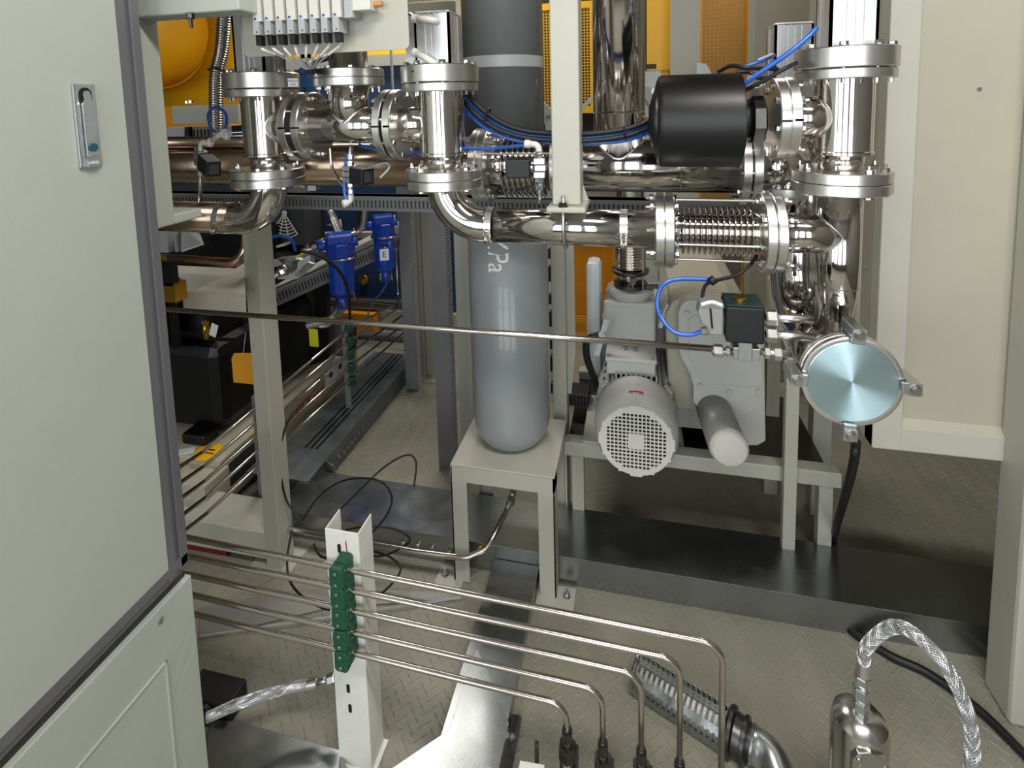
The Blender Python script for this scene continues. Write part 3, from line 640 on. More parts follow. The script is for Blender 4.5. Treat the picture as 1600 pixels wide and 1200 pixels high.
# loose plates on the floor, left
q = [A(312, 1000, Z=0), A(520, 950, Z=0), A(720, 938, Z=0), A(705, 928, Z=0), A(520, 922, Z=0), A(312, 950, Z=0)]
t = thing('angle_iron', 'long grey angle iron lying on the floor behind the white bracket post', 'profile', (q[1].x, q[1].y, 0))
part('flange', MB().prism([v+V((0,0,.002)) for v in q], (0,0,.003)), 'mute_box', t)
part('upstand', MB().prism([q[0]+V((0,0,.005)), q[2]+V((0,0,.005)), q[2]+V((0,0,.012)), q[0]+V((0,0,.012))], (0, .003, 0)), 'trunk_light', t)
q = [A(326, 1125, Z=.02), A(372, 1128, Z=.02), A(530, 1172, Z=.02), A(560, 1240, Z=.02), A(320, 1240, Z=.02)]
single('checker_sheet', MB().prism([V((v.x, v.y, .002)) for v in q], (0,0,.02)), 'galv', 'dull galvanised sheet on the floor beside the cabinet base', 'sheet', bev=.001)
q = A(345, 1085, Z=.06); t = thing('rubber_block', 'black rubber block on the floor beside the cabinet base', 'block', (q.x, q.y, 0))
part('housing', MB().box((q.x-.10, q.y-.02, .0), (q.x+.035, q.y+.05, .055)), 'rubber', t, bev=.004)
part('coil', MB().lathe((q.x-.03, q.y-.021, .028), (0,-1,0), [(0,.026),(.01,.026),(.012,.018),(.014,.018),(.016,.0001)], 24), 'rubber', t)
# ================================================================== LEFT SKID FRAME
sk = thing('skid_frame', 'cream steel skid frame with upright post left of the blue filters', 'frame', (-1.17, 1.45, 0))
part('post', MB().box((-1.199, 1.42, .0), (-1.145, 1.492, 1.205)), 'cream', sk, bev=.003)
part('middle_beam', MB().box((-2.4, 1.42, .935), (-1.199, 1.50, .998)), 'cream', sk, bev=.003)
part('base_beam', MB().box((-2.4, 1.42, .035), (-1.199, 1.56, .13)), 'cream', sk, bev=.003)
part('foot_plate', MB().box((-1.26, 1.40, 0), (-1.11, 1.53, .006)), 'cream', sk)
part('depth_beam', MB().prism([A(285, 462, Z=.999), A(383, 466, Z=.999), A(383, 410, Z=.999), A(330, 442, Z=.999)], (0,0,-.05)), 'cream', sk)
for yy in (452, 540, 625, 700, 776):
    p = A(396, yy, Y=1.42); part('rivet', MB().cyl((p.x, 1.4195, p.z), (p.x, 1.421, p.z), .0022, 8), 'hole', sk)
for k in range(5):
    p = A(386+k*6.5, 800, Z=.13); part('top_rib', MB().box((p.x-.30-.012*k, 1.43, .13), (p.x-.296-.012*k+.004, 1.55, .134)), 'cream', sk)
# ================================================================== SLOTTED TRUNKING
def trunk_run(name, label, p0, p1, hgt, dep, nrm, pitch=.0125, m='trunk', solid=.35, group=None):
    """slotted wiring trunk: back box plus separate fingers on the face looking along nrm"""
    p0 = V(p0); p1 = V(p1); d = (p1-p0).normalized(); nrm = V(nrm).normalized(); upd = nrm.cross(d).normalized()
    if abs(d.z) < .7 and upd.z < 0: upd = -upd
    L = (p1-p0).length; c = (p0+p1)/2; R = Matrix((d, nrm, upd)).transposed()
    t = thing(name, label, 'trunking', c-upd*hgt/2, group)
    part('channel', MB().obox(c-nrm*(dep/2+.004), (L/2, dep/2, hgt/2), R=R), 'hole' if False else 'dark_trunk', t)
    part('lid', MB().obox(c+upd*(hgt/2-hgt*.13)-nrm*(dep/2-.001), (L/2, dep/2+.003, hgt*.13), R=R), m, t, bev=.001)
    part('base_strip', MB().obox(c-upd*(hgt/2-hgt*.12)-nrm*(dep/2), (L/2, dep/2, hgt*.12), R=R), m, t)
    mb = MB(); n = int(L/pitch)
    for k in range(n):
        q = p0+d*((k+.5)*pitch)-nrm*.002-upd*.0; mb.obox(q, (pitch*.30, .002, hgt*.28), R=R)
    part('finger', mb, m, t, kind='stuff'); return t
mat('dark_trunk', (52, 53, 57), 0, .6, 0, 1, .05, 20)
ya = 1.435; a = A(430, 321, Y=ya); b = A(1190, 326, Y=ya); zt_ = A(560, 307, Y=ya).z; zb_ = A(560, 329, Y=ya).z
trunk_run('wiring_trunk', 'horizontal grey slotted wiring trunk running below the rear manifold', (a.x-.9, ya, (zt_+zb_)/2), (b.x, ya, (zt_+zb_)/2), zt_-zb_, .05, (0,-1,0), .0125)
# vertical trunks behind the gas cylinder's left side
def vtrunk(label, px0, px1, pyb, Y, xr, ztop=1.55, m='trunk'):
    a = A(px0, pyb-60, Y=Y); b = A(px1, pyb-60, Y=Y); t = thing('wiring_trunk', label, 'trunking', ((a.x+b.x)/2, Y+.03, 0))
    z0 = max(0, A(px0, pyb, Y=Y).z)
    part('cover', MB().box((a.x, Y, z0), (b.x, Y+.004, ztop)), m, t); part('channel', MB().box((a.x+.002, Y+.004, z0), (b.x-.006, Y+.062, ztop)), 'dark_trunk', t)
    mb = MB(); z = z0
    while z < ztop: mb.box((b.x-.006, Y+.006, z), (b.x, Y+.058, z+.0065)); z += .0125
    part('finger', mb, 'trunk_light', t, kind='stuff'); return t
vtrunk('tall grey wiring trunk beside the dark blue machine, further left of two', 632, 650, 607, 2.56, 0)
vtrunk('tall grey wiring trunk reaching lowest, right beside the gas cylinder', 684, 708, 740, 2.0, 0)
a = A(656, 560, Y=2.70); b = A(682, 560, Y=2.70)
t = thing('channel_post', 'cream slotted channel post between the two tall grey wiring trunks', 'post', ((a.x+b.x)/2, 2.73, 0))
w_ = b.x-a.x
part('web', MB().box((a.x, 2.73, .0), (b.x, 2.735, 1.7)), 'cream', t); part('flange', MB().box((a.x, 2.70, 0), (a.x+w_*.3, 2.735, 1.7)), 'cream', t); part('flange', MB().box((b.x-w_*.38, 2.70, 0), (b.x, 2.735, 1.7)), 'cream', t)
part('foot_plate', MB().box((a.x-.01, 2.66, 0), (b.x+.03, 2.76, .008)), 'cream', t)
a = A(712, 560, Y=2.05); b = A(733, 560, Y=2.05)
t = thing('upright_strip', 'shaded cream upright close behind the left edge of the gas cylinder', 'post', (a.x, 2.1, 0)); part('web', MB().box((a.x, 2.08, .0), (b.x+.01, 2.10, 1.35)), 'cream', t); part('lip', MB().box((b.x-.002, 2.05, 0), (b.x+.01, 2.08, 1.35)), 'cream', t)
# post behind the cylinder, right side
a = A(863, 560, Y=1.86); b = A(885, 560, Y=1.86)
t = thing('rear_post', 'cream post standing behind the right edge of the gas cylinder', 'post', (a.x, 1.88, 0)); part('post', MB().box((a.x, 1.86, .0), (b.x, 1.92, 1.30)), 'cream', t, bev=.003)
part('side_plate', MB().prism([(b.x, 1.89, 1.28), (b.x+.028, 1.89, 1.24), (b.x+.03, 1.89, .62), (b.x+.012, 1.89, .45), (b.x, 1.89, .45)], (0,.006,0)), 'cream', t)
for k in range(9): z = .45+k*.085; part('cable_stop', MB().box((a.x-.012, 1.88, z), (a.x, 1.91, z+.035+.02*(k % 2))), 'black', t)

# far horizontal and diagonal trunks on the left
trunk_run('wiring_trunk', 'grey slotted trunk on a slant beside the blue filters', A(405, 478, Y=2.05), A(640, 372, Y=2.75), .075, .04, (.6, -.8, 0), .016)
trunk_run('wiring_trunk', 'dark low slotted trunk on the foot of the dark blue machine', A(470, 472, Y=3.25), A(638, 478, Y=3.25), .07, .04, (0,-1,0), .02)
trunk_run('wiring_trunk', 'lowest slotted trunk near the floor behind the thin tubes', A(556, 530, Y=3.1), A(640, 533, Y=3.1), .07, .04, (0,-1,0), .02)
# ================================================================== FIVE THIN TUBES ON THE BRACKET POST
yt = .955
bp = thing('bracket_post', 'white folded bracket post with slots and a red pen stroke, lower left of centre', 'post', (-.62, .99, 0))
p0 = A(506, 840, Y=.985); p1 = A(548, 846, Y=.985); pr_ = A(572, 842, X=p1.x); xl, xr_ = p0.x, p1.x
xl = A(516, 960, Y=.985).x; xr_ = A(567, 960, Y=.985).x; ztp = A(503, 825, Y=.985).z
part('web', MB().box((xl, .985, .0), (xr_, .988, ztp)), 'white', bp, bev=.0006)
part('flange', MB().box((xr_-.003, .988, .0), (xr_, 1.045, ztp+.0)), 'white', bp, bev=.0006); part('flange', MB().box((xl, .988, .0), (xl+.003, 1.045, ztp)), 'white', bp, bev=.0006)
part('foot', MB().box((xl-.01, .96, 0), (xr_+.01, 1.05, .006)), 'white', bp)
for px4, py4, hh in ((530, 857, .011), (541, 1042, .011), (544, 1076, .011), (547, 1107, .011)):
    c = A(px4, py4, Y=.9845); r = .0042
    mb = MB(); poly = [(c.x+r*math.cos(PI*k/8), .9847, c.z+hh-r+r*math.sin(PI*k/8)) for k in range(9)]+[(c.x+r*math.cos(PI+PI*k/8), .9847, c.z-hh+r+r*math.sin(PI+PI*k/8)) for k in range(9)]
    part('slot', mb.prism(poly, (0,-.0004,0)), 'hole', bp)
part('pen_stroke', MB().tube([A(540, 845, Y=.9845), A(541, 852, Y=.9845), A(542, 860, Y=.9845), A(544, 867, Y=.9845)], .0013, 6), 'red', bp)
lefts = [(292, 851), (294, 879), (297, 910), (301, 940), (306, 970)]
rights = [((1094, 1003), 1124), ((1030, 1026), 1060), ((969, 1045), 1000), ((908, 1072), 940), ((850, 1093), 884)]
endy = [1240, 1192, 1172, 1160, 1140]; words = ['topmost', 'second from the top', 'middle', 'fourth from the top', 'lowest']
fit = []
for k in range(5):
    a = A(*lefts[k], Y=yt); b = A(*rights[k][0], Y=yt); z = (a.z+b.z)/2; z = A(700, (927, 959.5, 992, 1027, 1060)[k], Y=yt).z
    xe = A(rights[k][1]+2, endy[k], Y=yt).x; ze = A(rights[k][1], endy[k], Y=yt).z
    # comes from the rear run, turns behind the cabinet, runs along the front and drops
    zr = (.478, .431, .384, .331, .279)[k]; xr0 = -1.30
    pts = [(xr0, 2.15, zr), (xr0, yt+.10+.0*k, zr), (xr0+.10, yt, z), (xe, yt, z), (xe, yt, ze-.03)]
    pts = [(xr0, 1.30, zr), (xr0, yt+.02, z), (xe, yt, z), (xe, yt, ze-.03)]
    mb = MB().tube(fillet(pts, [.05, .038], 8), .0060, 16)
    single('steel_tube', mb, 'tube', words[k]+' of the five steel tubes crossing the white bracket post', 'tube', 'front steel tubes')
    # rear run
    yy = 2.84
    ends = [[A(616, 474, Y=2.9), A(553, 468, Y=3.1), A(552, 400, Y=3.1)], [A(625, 478, Y=2.9), A(622, 460, Y=2.92), A(616, 335, Y=2.92)], [A(636, 487, Y=2.9)], [A(638, 500, Y=2.92)], [A(640, 512, Y=2.95)]][k]
    zf = (.500, .440, .380, .320, .255)[k]
    e0 = A(*((616, 476), (622, 482), (634, 489), (640, 500), (640, 512))[k], X=-1.30)
    pts = [(xr0, 1.30, zr), (xr0, 2.18, zf)]+[e0]+([] if k > 1 else [v for v in ends[1:]])
    mb = MB().tube(fillet(pts, .03, 5), .0058, 14); single('steel_tube', mb, 'tube', words[k]+' of the five steel tubes receding behind the left cream post', 'tube', 'rear steel tubes')
    c = A((526, 528, 531, 533, 535)[k], (898, 930, 964, 997, 1028)[k], Y=.95)
    cl = thing('tube_clamp', words[k]+' green plastic tube clamp on the white bracket post', 'clamp', (c.x, .965, z-.018), 'green clamps on the bracket post')
    cxm = A((527, 529, 531, 533, 535)[k], (898, 930, 964, 997, 1028)[k], Y=.945).x
    mb = MB(); w2 = .0165; h2 = .0240; ch = .006
    poly = [(cxm-w2, -h2+ch), (cxm-w2+ch, -h2), (cxm+w2-ch, -h2), (cxm+w2, -h2+ch), (cxm+w2, h2-ch), (cxm+w2-ch, h2), (cxm-w2+ch, h2), (cxm-w2, h2-ch)]
    part('clamp_half', MB().prism([(x, .9385, z+q) for x, q in poly], (0, .0155, 0)), 'green', cl, bev=.002); part('clamp_half', MB().prism([(x, .9555, z+q) for x, q in poly], (0, .029, 0)), 'green', cl, bev=.002)
    for s_ in (-.0128, .0128): inst('screw', bolt_mesh(.0040, .001, 'cap'), cl, (cxm-.001, .9385, z+s_), (0,-1,0))
    # end fittings
    ft = thing('tube_fitting', ('tube end fitting at the bottom under the %s front steel tube' % words[k]), 'fitting', (xe, yt, ze-.12), 'fittings at the bottom edge')
    part('coupling_nut', MB().hex((xe, yt, ze-.024), (xe, yt, ze), .0115).cyl((xe, yt, ze), (xe, yt, ze+.006), .0085, 16), 'dark_steel', ft)
    part('body', MB().cyl((xe, yt, ze-.034), (xe, yt, ze-.022), .010, 16).hex((xe, yt, ze-.062), (xe, yt, ze-.032), .0185).cyl((xe, yt, 0), (xe, yt, ze-.060), .016, 20), 'dark_steel', ft)
    part('lock_tab', MB().box((xe+.016, yt-.008, ze-.07), (xe+.022, yt+.008, ze-.038)), 'dark_steel', ft)
# left rear clamps (two stacks on thin angle brackets)
for Y_, z0_, z1_, lb in ((1.57, .47, .28, 'nearer'), (2.18, .505, .245, 'farther')):
    t = thing('clamp_stack', lb+' stack of dark green tube clamps on the receding thin tubes', 'clamp', (-1.30, Y_, z1_))
    for k in range(5):
        z = z0_+(z1_-z0_)*k/4; part('clamp_block', MB().box((-1.315, Y_-.016, z-.022), (-1.285, Y_+.016, z+.022)), 'green', t, bev=.004)
    part('support_angle', MB().box((-1.345, Y_+.010, .0), (-1.318, Y_+.02, z0_+.03)), 'trunk', t)
# long single tube
z = A(700, 515, Y=1.08).z; a = A(240, 482, Y=1.10); b = A(1118, 545, Y=1.055)
single('long_tube', MB().tube([a, A(700, 514.5, Y=1.08), b], .0062, 16), 'tube', 'single long steel tube crossing in front of the gas cylinder to the solenoid valve', 'tube')
# ================================================================== MOTOR AND VACUUM PUMP
YF = 1.62; c = A(994, 690, Y=YF); mx, mz = c.x, c.z
mt = thing('electric_motor', 'light grey electric motor with square-holed fan grille and red arrow facing the viewer', 'motor', (mx, 1.8, mz-.13))
RG, RC = .111, .134
part('fan_cover', MB().lathe((mx, YF, mz), (0,1,0), [(.004, RG-.001), (0, RG), (.0008, RG+.002), (.010, RG+.007), (.028, RG+.015), (.05, RG+.0205), (.075, RC), (.155, RC), (.155, RC-.004), (.02, RG-.004), (.006, RG-.006)], 64, cap=False), 'machine', mt)
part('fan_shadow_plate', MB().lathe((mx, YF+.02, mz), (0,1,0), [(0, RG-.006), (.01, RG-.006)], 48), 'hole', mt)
part('grille_rim', MB().lathe((mx, YF, mz), (0,1,0), [(-.0012, RG-.0145), (-.0012, RG), (.003, RG+.001), (.003, RG-.0145), (-.0012, RG-.0145)], 64), 'white_plastic', mt)
mb = MB(); p_ = .01215; n = 9
for k in range(-n, n+1):
    x = (k+.5)*p_ if k < n else None
    if x is None: continue
    for a_ in (0, 1):
        h = math.sqrt(max(0, (RG-.011)**2-x*x))
        if h <= 0: continue
        if a_ == 0: mb.box((mx+x-.0019, YF-.001, mz-h), (mx+x+.0019, YF+.003, mz+h))
        else: mb.box((mx-h, YF-.0009, mz+x-.0019), (mx+h, YF+.0029, mz+x+.0019))
part('grille_bars', mb, 'white_plastic', mt, kind='stuff')
R_ = RG-.012; mb = MB()       # closed cells round the rim, so the open field is stepped as in the photo
for i in range(-10, 11):
    for j in range(-10, 11):
        x, z = i*p_, j*p_
        if math.hypot(x, z) > R_-.0035 and math.hypot(x, z) < RG+.001: 
            h = p_/2; ok = math.hypot(abs(x)+h, abs(z)+h) < RG+.006
            if ok: mb.box((mx+x-h, YF-.0008, mz+z-h), (mx+x+h, YF+.002, mz+z+h))
part('grille_web', mb, 'white_plastic', mt, kind='stuff')
part('grille_centre', MB().box((mx-.0243, YF-.0013, mz-.0243), (mx+.0243, YF+.003, mz+.0243)), 'white_plastic', mt)
# red double arrow on a pale sticker following the dome
def dome(u_, v_):   # u across (m), v back from the face (m)
    R = .1315; a = u_/R; return V((mx+(R+.0012)*math.sin(a), YF+.056+v_*.9, mz+(R+.0012)*math.cos(a)+v_*.12))
def patch(name, pl, m, lift=0):
    vs = [dome(x, y)+V((0,-lift,lift)) for x, y in pl]; mb = MB(); mb.add(vs, [tuple(range(len(vs)))]); mb.add([v+V((0,.001,-.001)) for v in vs], [tuple(reversed(range(len(vs))))]); return part(name, mb, m, mt)
patch('arrow_sticker', [(-.030,-.014),(-.015,-.012),(0,-.011),(.015,-.012),(.030,-.014),(.030,.010),(.015,.012),(0,.013),(-.015,.012),(-.030,.010)], 'white_plastic')
patch('red_arrow', [(-.027,-.004),(-.016,.006),(-.016,.002),(0,.004),(.016,.002),(.018,.007),(.027,-.006),(.010,-.008),(.012,-.003),(0,-.001),(-.012,-.003),(-.014,-.008)], 'red', .0012)
part('frame_body', MB().cyl((mx, YF+.15, mz), (mx, YF+.43, mz), .108, 40), 'machine', mt)
for k in range(9):
    x = (k-4)*.0165; z0 = math.sqrt(.108**2-x*x)
    part('cooling_fin', MB().box((mx+x-.002, YF+.157, mz+z0-.01), (mx+x+.002, YF+.42, mz+.134)), 'machine', mt)
for s_ in (-1, 1):
    for k in range(7):
        a = .62+k*.2; e = V((s_*math.sin(a), 0, math.cos(a))); part('cooling_fin', MB().bar(V((mx, YF+.157, mz))+e*.12, V((mx, YF+.42, mz))+e*.12, .0035, .036, upv=e), 'machine', mt)
    part('side_rib_plate', MB().obox((mx+s_*.105, YF+.29, mz+.085), (.017, .12, .004), R=Matrix.Rotation(s_*.9, 3, 'Y')), 'machine', mt)
    for k in range(4): part('cast_slot', MB().obox((mx+s_*.109, YF+.20+.05*k, mz+.0915), (.006, .004, .001), R=Matrix.Rotation(s_*.9, 3, 'Y')), 'hole', mt)
part('cover_screw', MB().cyl((mx+.005, YF+.10, mz+RC-.004), (mx+.005, YF+.10, mz+RC+.008), .006, 12), 'machine', mt)
part('foot', MB().box((mx-.16, YF+.17, mz-.145), (mx-.05, YF+.38, mz-.13)).box((mx-.12, YF+.19, mz-.13), (mx-.105, YF+.36, mz-.04)), 'machine', mt, bev=.002); part('foot', MB().box((mx+.05, YF+.17, mz-.145), (mx+.16, YF+.38, mz-.13)).box((mx+.105, YF+.19, mz-.13), (mx+.12, YF+.36, mz-.04)), 'machine', mt, bev=.002)
ty = 1.80; a = A(948, 556, Y=ty); b = A(1024, 540, Y=ty)
tb = part('terminal_box', MB().box((a.x, ty, mz+.12), (b.x, ty+.14, mz+.165)), 'machine', mt, bev=.003)
part('terminal_lid', MB().box((a.x-.006, ty-.006, mz+.165), (b.x+.006, ty+.145, mz+.180)), 'machine', mt, bev=.005)
for i in (0, 1):
    for j in (0, 1): inst('lid_screw', bolt_mesh(.0055, .001, 'cap'), tb, (a.x+.008+(b.x-a.x-.016)*i, ty+.010+.12*j, mz+.179))
for i, j, s_ in ((0, 0, 'W'), (1, 0, 'W'), (0, 1, 'V'), (1, 1, 'N')):
    text(s_, .020, Matrix.Translation(((a.x+b.x)/2-.018+.034*i, ty+.085-.022*j, mz+.1806)) , 'black', mt)
# pump head behind
hx = (a.x+b.x)/2
pk = thing('booster_pump', 'grey cast booster pump head with a round inlet flange behind the motor', 'pump', (hx, 2.0, mz-.1))
part('motor_bracket', MB().cyl((mx, YF+.43, mz), (mx, YF+.50, mz), .125, 32, r1=.105), 'machine', pk)
y_ = YF+.50
part('gear_case', MB().box((hx-.115, y_-.04, mz-.12), (hx+.075, y_+.20, mz+.205)), 'machine', pk, bev=.02)
part('case_rib', MB().box((hx-.02, y_-.055, mz+.12), (hx-.008, y_-.035, mz+.22)), 'machine', pk, bev=.003)
part('case_boss', MB().obox((hx-.045, y_-.045, mz+.165), (.03, .012, .014), R=Matrix.Rotation(-.2, 3, 'Y')), 'machine', pk, bev=.006)
zi = A(985, 462, Y=2.0).z; xi = A(985, 440, Y=2.0).x
part('collar_block', MB().box((xi-.095, 1.93, mz+.18), (xi+.09, 2.10, zi)), 'machine', pk, bev=.012)
part('inlet_flange', MB().lathe((xi, 2.0, zi), (0,0,1), [(0,.07),(.012,.078),(.028,.085),(.036,.085),(.037,.055)], 40), 'machine', pk)
for px5 in (942, 946, 1046):
    pp = A(px5, 470, Y=2.04)
part('side_housing', MB().box((xi-.165, 2.0, mz+.0), (xi-.11, 2.10, zi+.12)), 'machine_light', pk, bev=.02)
part('side_box', MB().box((hx+.075, y_-.0, mz-.1), (hx+.17, y_+.25, mz+.26)), 'machine', pk, bev=.012)
part('side_clip', MB().bar(A(932, 555, Y=1.83), A(948, 500, Y=1.86), .014, .014), 'machine_light', mt)
part('cable_gland', MB().cyl(A(946, 522, Y=1.84), A(928, 530, Y=1.84), .013, 16), 'machine', mt)
mb = MB().tube(spline([A(936, 523, Y=1.84), A(918, 532, Y=1.84), A(917, 558, Y=1.85), A(928, 590, Y=1.87), A(934, 610, Y=1.9)]), .0125, 14); single('motor_cable', mb, 'rubber', 'thick black cable curving out of the motor terminal box', 'cable')
# inlet bellows
ib = thing('inlet_bellows', 'small steel bellows pipe standing on the pump inlet flange', 'bellows', (xi, 2.0, zi+.037))
z1 = zi+.037
part('clamp_ring', MB().lathe((xi, 2.0, z1), (0,0,1), [(0,.050),(.004,.062),(.016,.062),(.020,.046)], 36).box((xi+.05, 1.97, z1+.004), (xi+.10, 1.995, z1+.014)), 'dark_steel', ib)
part('lower_cuff', MB().cyl((xi, 2.0, z1), (xi, 2.0, z1+.075), .040, 32), 'steel', ib)
zc0 = A(985, 424, Y=1.95).z; part('wide_flange', MB().lathe((xi, 2.0, zc0-.02), (0,0,1), [(0,.062),(.004,.068),(.014,.068),(.02,.05)], 36), 'dark_steel', ib)
pr = []; n = 16
for k in range(n):
    for j in range(6): pr.append((.0105*(k+j/6), .052+.0055*math.cos(2*PI*j/6-PI)))
mb = MB(); mb.soft = True; part('bellows', mb.lathe((xi, 2.0, zc0), (0,0,1), pr, 40), 'steel', ib)
part('upper_pipe', MB().cyl((xi, 2.0, zc0+.165), (xi, 2.0, 1.36), .05, 32), 'steel', ib)
part('tie_rod', MB().cyl((xi+.045, 1.955, z1), (xi+.045, 1.955, zc0+.17), .0028, 8), 'flange', ib)
part('gauge_stub', MB().cyl((xi+.008, 1.945, z1-.005), (xi+.008, 1.945, z1+.055), .005, 12).hex((xi+.008, 1.945, z1+.026), (xi+.008, 1.945, z1+.05), .012), 'zinc', ib)
# vacuum pump
YV = 1.80
def PV(px, py): return A(px, py, Y=YV)
out = [(1060,490),(1064,478),(1074,470),(1186,474),(1194,482),(1197,690),(1184,697),(1166,697),(1150,690),(1098,645),(1092,640),(1083,628),(1083,604),(1078,585),(1064,560),(1060,545)]
vp = thing('vacuum_pump', 'light grey vacuum pump block with bolted front cover, right of the motor', 'pump', (PV(1130, 690).x, 2.0, PV(1130, 690).z))
poly = [PV(*q) for q in out]; cen = sum(poly, V((0,0,0)))/len(poly)
part('front_cover', MB().prism(poly, (0, .06, 0)), 'machine', vp, bev=.006)
raised = [(1075,500),(1082,492),(1190,496),(1192,604),(1100,600),(1088,580),(1076,560)]
part('raised_panel', MB().prism([PV(*q)+V((0,-.004,0)) for q in raised], (0, .006, 0)), 'machine', vp, bev=.003)
for q in ((1073,489),(1068,546),(1093,602),(1139,612),(1185,611),(1176,489)): inst('cover_screw', bolt_mesh(.0085, .001, 'cap', 'machine'), vp, PV(*q)+V((0,-.001,0)), (0,-1,0))
p = PV(1173, 654); part('oil_plug', MB().cyl(p+V((0,.002,0)), p+V((0,-.003,0)), .020, 28).cyl(p, p+V((0,-.005,0)), .007, 6), 'machine', vp)
zt1 = PV(1100, 478).z
body = [(cen.x-.135, zt1-.40), (cen.x-.150, zt1-.06), (cen.x-.128, zt1-.012), (cen.x-.06, zt1+.022), (cen.x+.06, zt1+.022), (cen.x+.118, zt1-.012), (cen.x+.132, zt1-.40)]
part('pump_body', MB().prism([(x, YV+.05, z) for x, z in body], (0, .62, 0)), 'cream_wall', vp, bev=.012)
for k in range(9):
    z = zt1-.02-.0; part('edge_fin', MB().obox((cen.x-.152+.002*k, YV+.09+.055*k, zt1-.075), (.008, .016, .045), R=Matrix.Rotation(.3, 3, 'Y')), 'machine', vp, bev=.004)
part('foot_block', MB().box((cen.x-.13, YV+.1, .36), (cen.x+.11, YV+.5, PV(1130, 660).z)), 'machine', vp)
e = A(1139, 700, Y=1.62)
ex = thing('exhaust_filter', 'short grey exhaust canister with a pale round end below the vacuum pump', 'filter', (e.x, 1.7, e.z-.06))
part('canister', MB().cyl((e.x-.003, 1.63, e.z), (e.x-.02, 1.83, e.z+.01), .056, 36), 'mute_box', ex)
part('end_cap', MB().lathe((e.x, 1.6, e.z), (0,1,0), [(0,.0001),(.001,.035),(.005,.048),(.014,.055),(.032,.0565)], 36), 'white_plastic', ex)
rl = thing('pump_skid', 'cream pump skid rail with two uprights under the motor', 'frame', (.1, 1.75, 0))
part('front_rail', MB().box((-.245, 1.75, .303), (.62, 1.80, .352)), 'cream', rl, bev=.003); part('rear_rail', MB().box((-.245, 2.25, .303), (.62, 2.30, .352)), 'cream', rl)
part('deck', MB().box((-.24, 1.80, .30), (.60, 2.25, .318)), 'dark_steel', rl)
part('cross_bar', MB().box((mx-.18, 1.755, .352), (mx-.10, 2.05, .362)), 'cream', rl)
p = A(1229, 600, Y=1.72); q = A(1250, 600, Y=1.72); part('upright', MB().box((p.x, 1.72, 0), (q.x, 1.75, .9)), 'cream', rl, bev=.002)
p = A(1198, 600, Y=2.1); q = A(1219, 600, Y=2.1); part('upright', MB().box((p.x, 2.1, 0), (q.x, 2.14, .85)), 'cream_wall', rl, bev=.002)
for x in (-.22, .56):
    for y in (1.76, 2.26): part('leg', MB().box((x, y, 0), (x+.04, y+.035, .303)), 'cream', rl)
p = A(905, 672, Y=1.98); ctk = thing('drip_grille', 'dark slotted plastic box left of the motor foot', 'box', (p.x, 2.0, .352))
part('box', MB().box((p.x-.045, 1.96, .362), (p.x+.04, 2.05, .41)), 'rubber', ctk, bev=.003)
for k in range(6): part('rib', MB().box((p.x-.036+.013*k, 1.955, .366), (p.x-.030+.013*k, 1.961, .406)), 'dark_trunk', ctk)
# ================================================================== SOLENOID VALVES
def sol_valve(label, p, s, coil, stem0, stem1, rz=0, mbody='zinc', L=1.0, cm='black'):
    """p = middle of the body; coil = direction of the coil box; stem0/1 = pipe ends"""
    p = V(p); t = thing('solenoid_valve', label, 'valve', p-V((0,0,.03*s))); cd = V(coil).normalized(); ax = (V(stem1)-V(stem0)).normalized()
    w = cd.cross(ax).normalized(); R = Matrix((cd, w, ax)).transposed()
    mb = MB()
    for k in (-1, 0, 1): mb.obox(p+ax*k*.0155*s+cd*(0 if k else -.002*s), (.0125*s, .013*s, .0068*s), R=R)
    part('valve_block', mb, mbody, t, bev=.001)
    part('armature', MB().cyl(p+cd*.008*s, p+cd*.03*s, .008*s, 14), 'bolt', t)
    u2 = cd; c = p+cd*(.020+.024*L)*s
    part('coil', MB().obox(c, (.024*L*s, .021*s, .021*s), R=R), cm, t, 'black coil box', bev=.003*s)
    part('name_plate', MB().obox(c+cd*.024*L*s, (.0006, .014*s, .014*s), R=R), 'dark_trunk', t)
    for q in (stem0, stem1):
        q = V(q); d = (q-p).normalized(); l = (q-p).length
        part('nipple', MB().hex(p+d*.023*s, p+d*(.034*s), .0105*s).cyl(p+d*.02*s, q, .0058*s, 14).hex(p+d*.038*s, p+d*min(l*.95, .052*s), .0095*s), 'zinc', t)
    return t, c
yv = 1.20
p = A(314, 247, Y=yv); s0 = A(312, 318, Y=yv); s1 = A(314, 232, Y=yv)
_, c = sol_valve('solenoid valve with slanted black coil on the leftmost elbow pipe', p, .95, (.85, -.30, -.42), s0, s1)
f1 = A(314, 218, Y=yv); f2 = A(329, 224, Y=yv); f2b = A(322, 223, Y=yv)
push_fitting('push_in_fitting', 'white elbow air fitting on top of the leftmost solenoid valve', [s1+V((0,0,-.004)), A(312, 222, Y=yv), A(326, 224, Y=yv)], 'white air fittings', .0075)
t = thing('tee_fitting', 'white plastic tee fitting slanting up beside the leftmost solenoid valve', 'fitting', A(345, 214, Y=yv))
part('body', MB().cyl(A(332, 219, Y=yv), A(352, 205, Y=yv), .0072, 16), 'white_plastic', t); part('branch', MB().cyl(A(345, 210, Y=yv), A(357, 216, Y=yv), .0068, 14), 'white_plastic', t)
for q, r in ((A(331, 220, Y=yv), A(326, 223, Y=yv)), (A(353, 210, Y=yv), A(358, 209, Y=yv))): part('collar', MB().cyl(q, r, .009, 14), 'white_plastic', t)
single('air_tube', MB().tube([A(352, 209, Y=yv), A(380, 208, Y=yv+.06)], .0036, 10), 'blue_tube', 'short blue air tube leading from the white tee to the left valve', 'tube', 'blue air tubes')
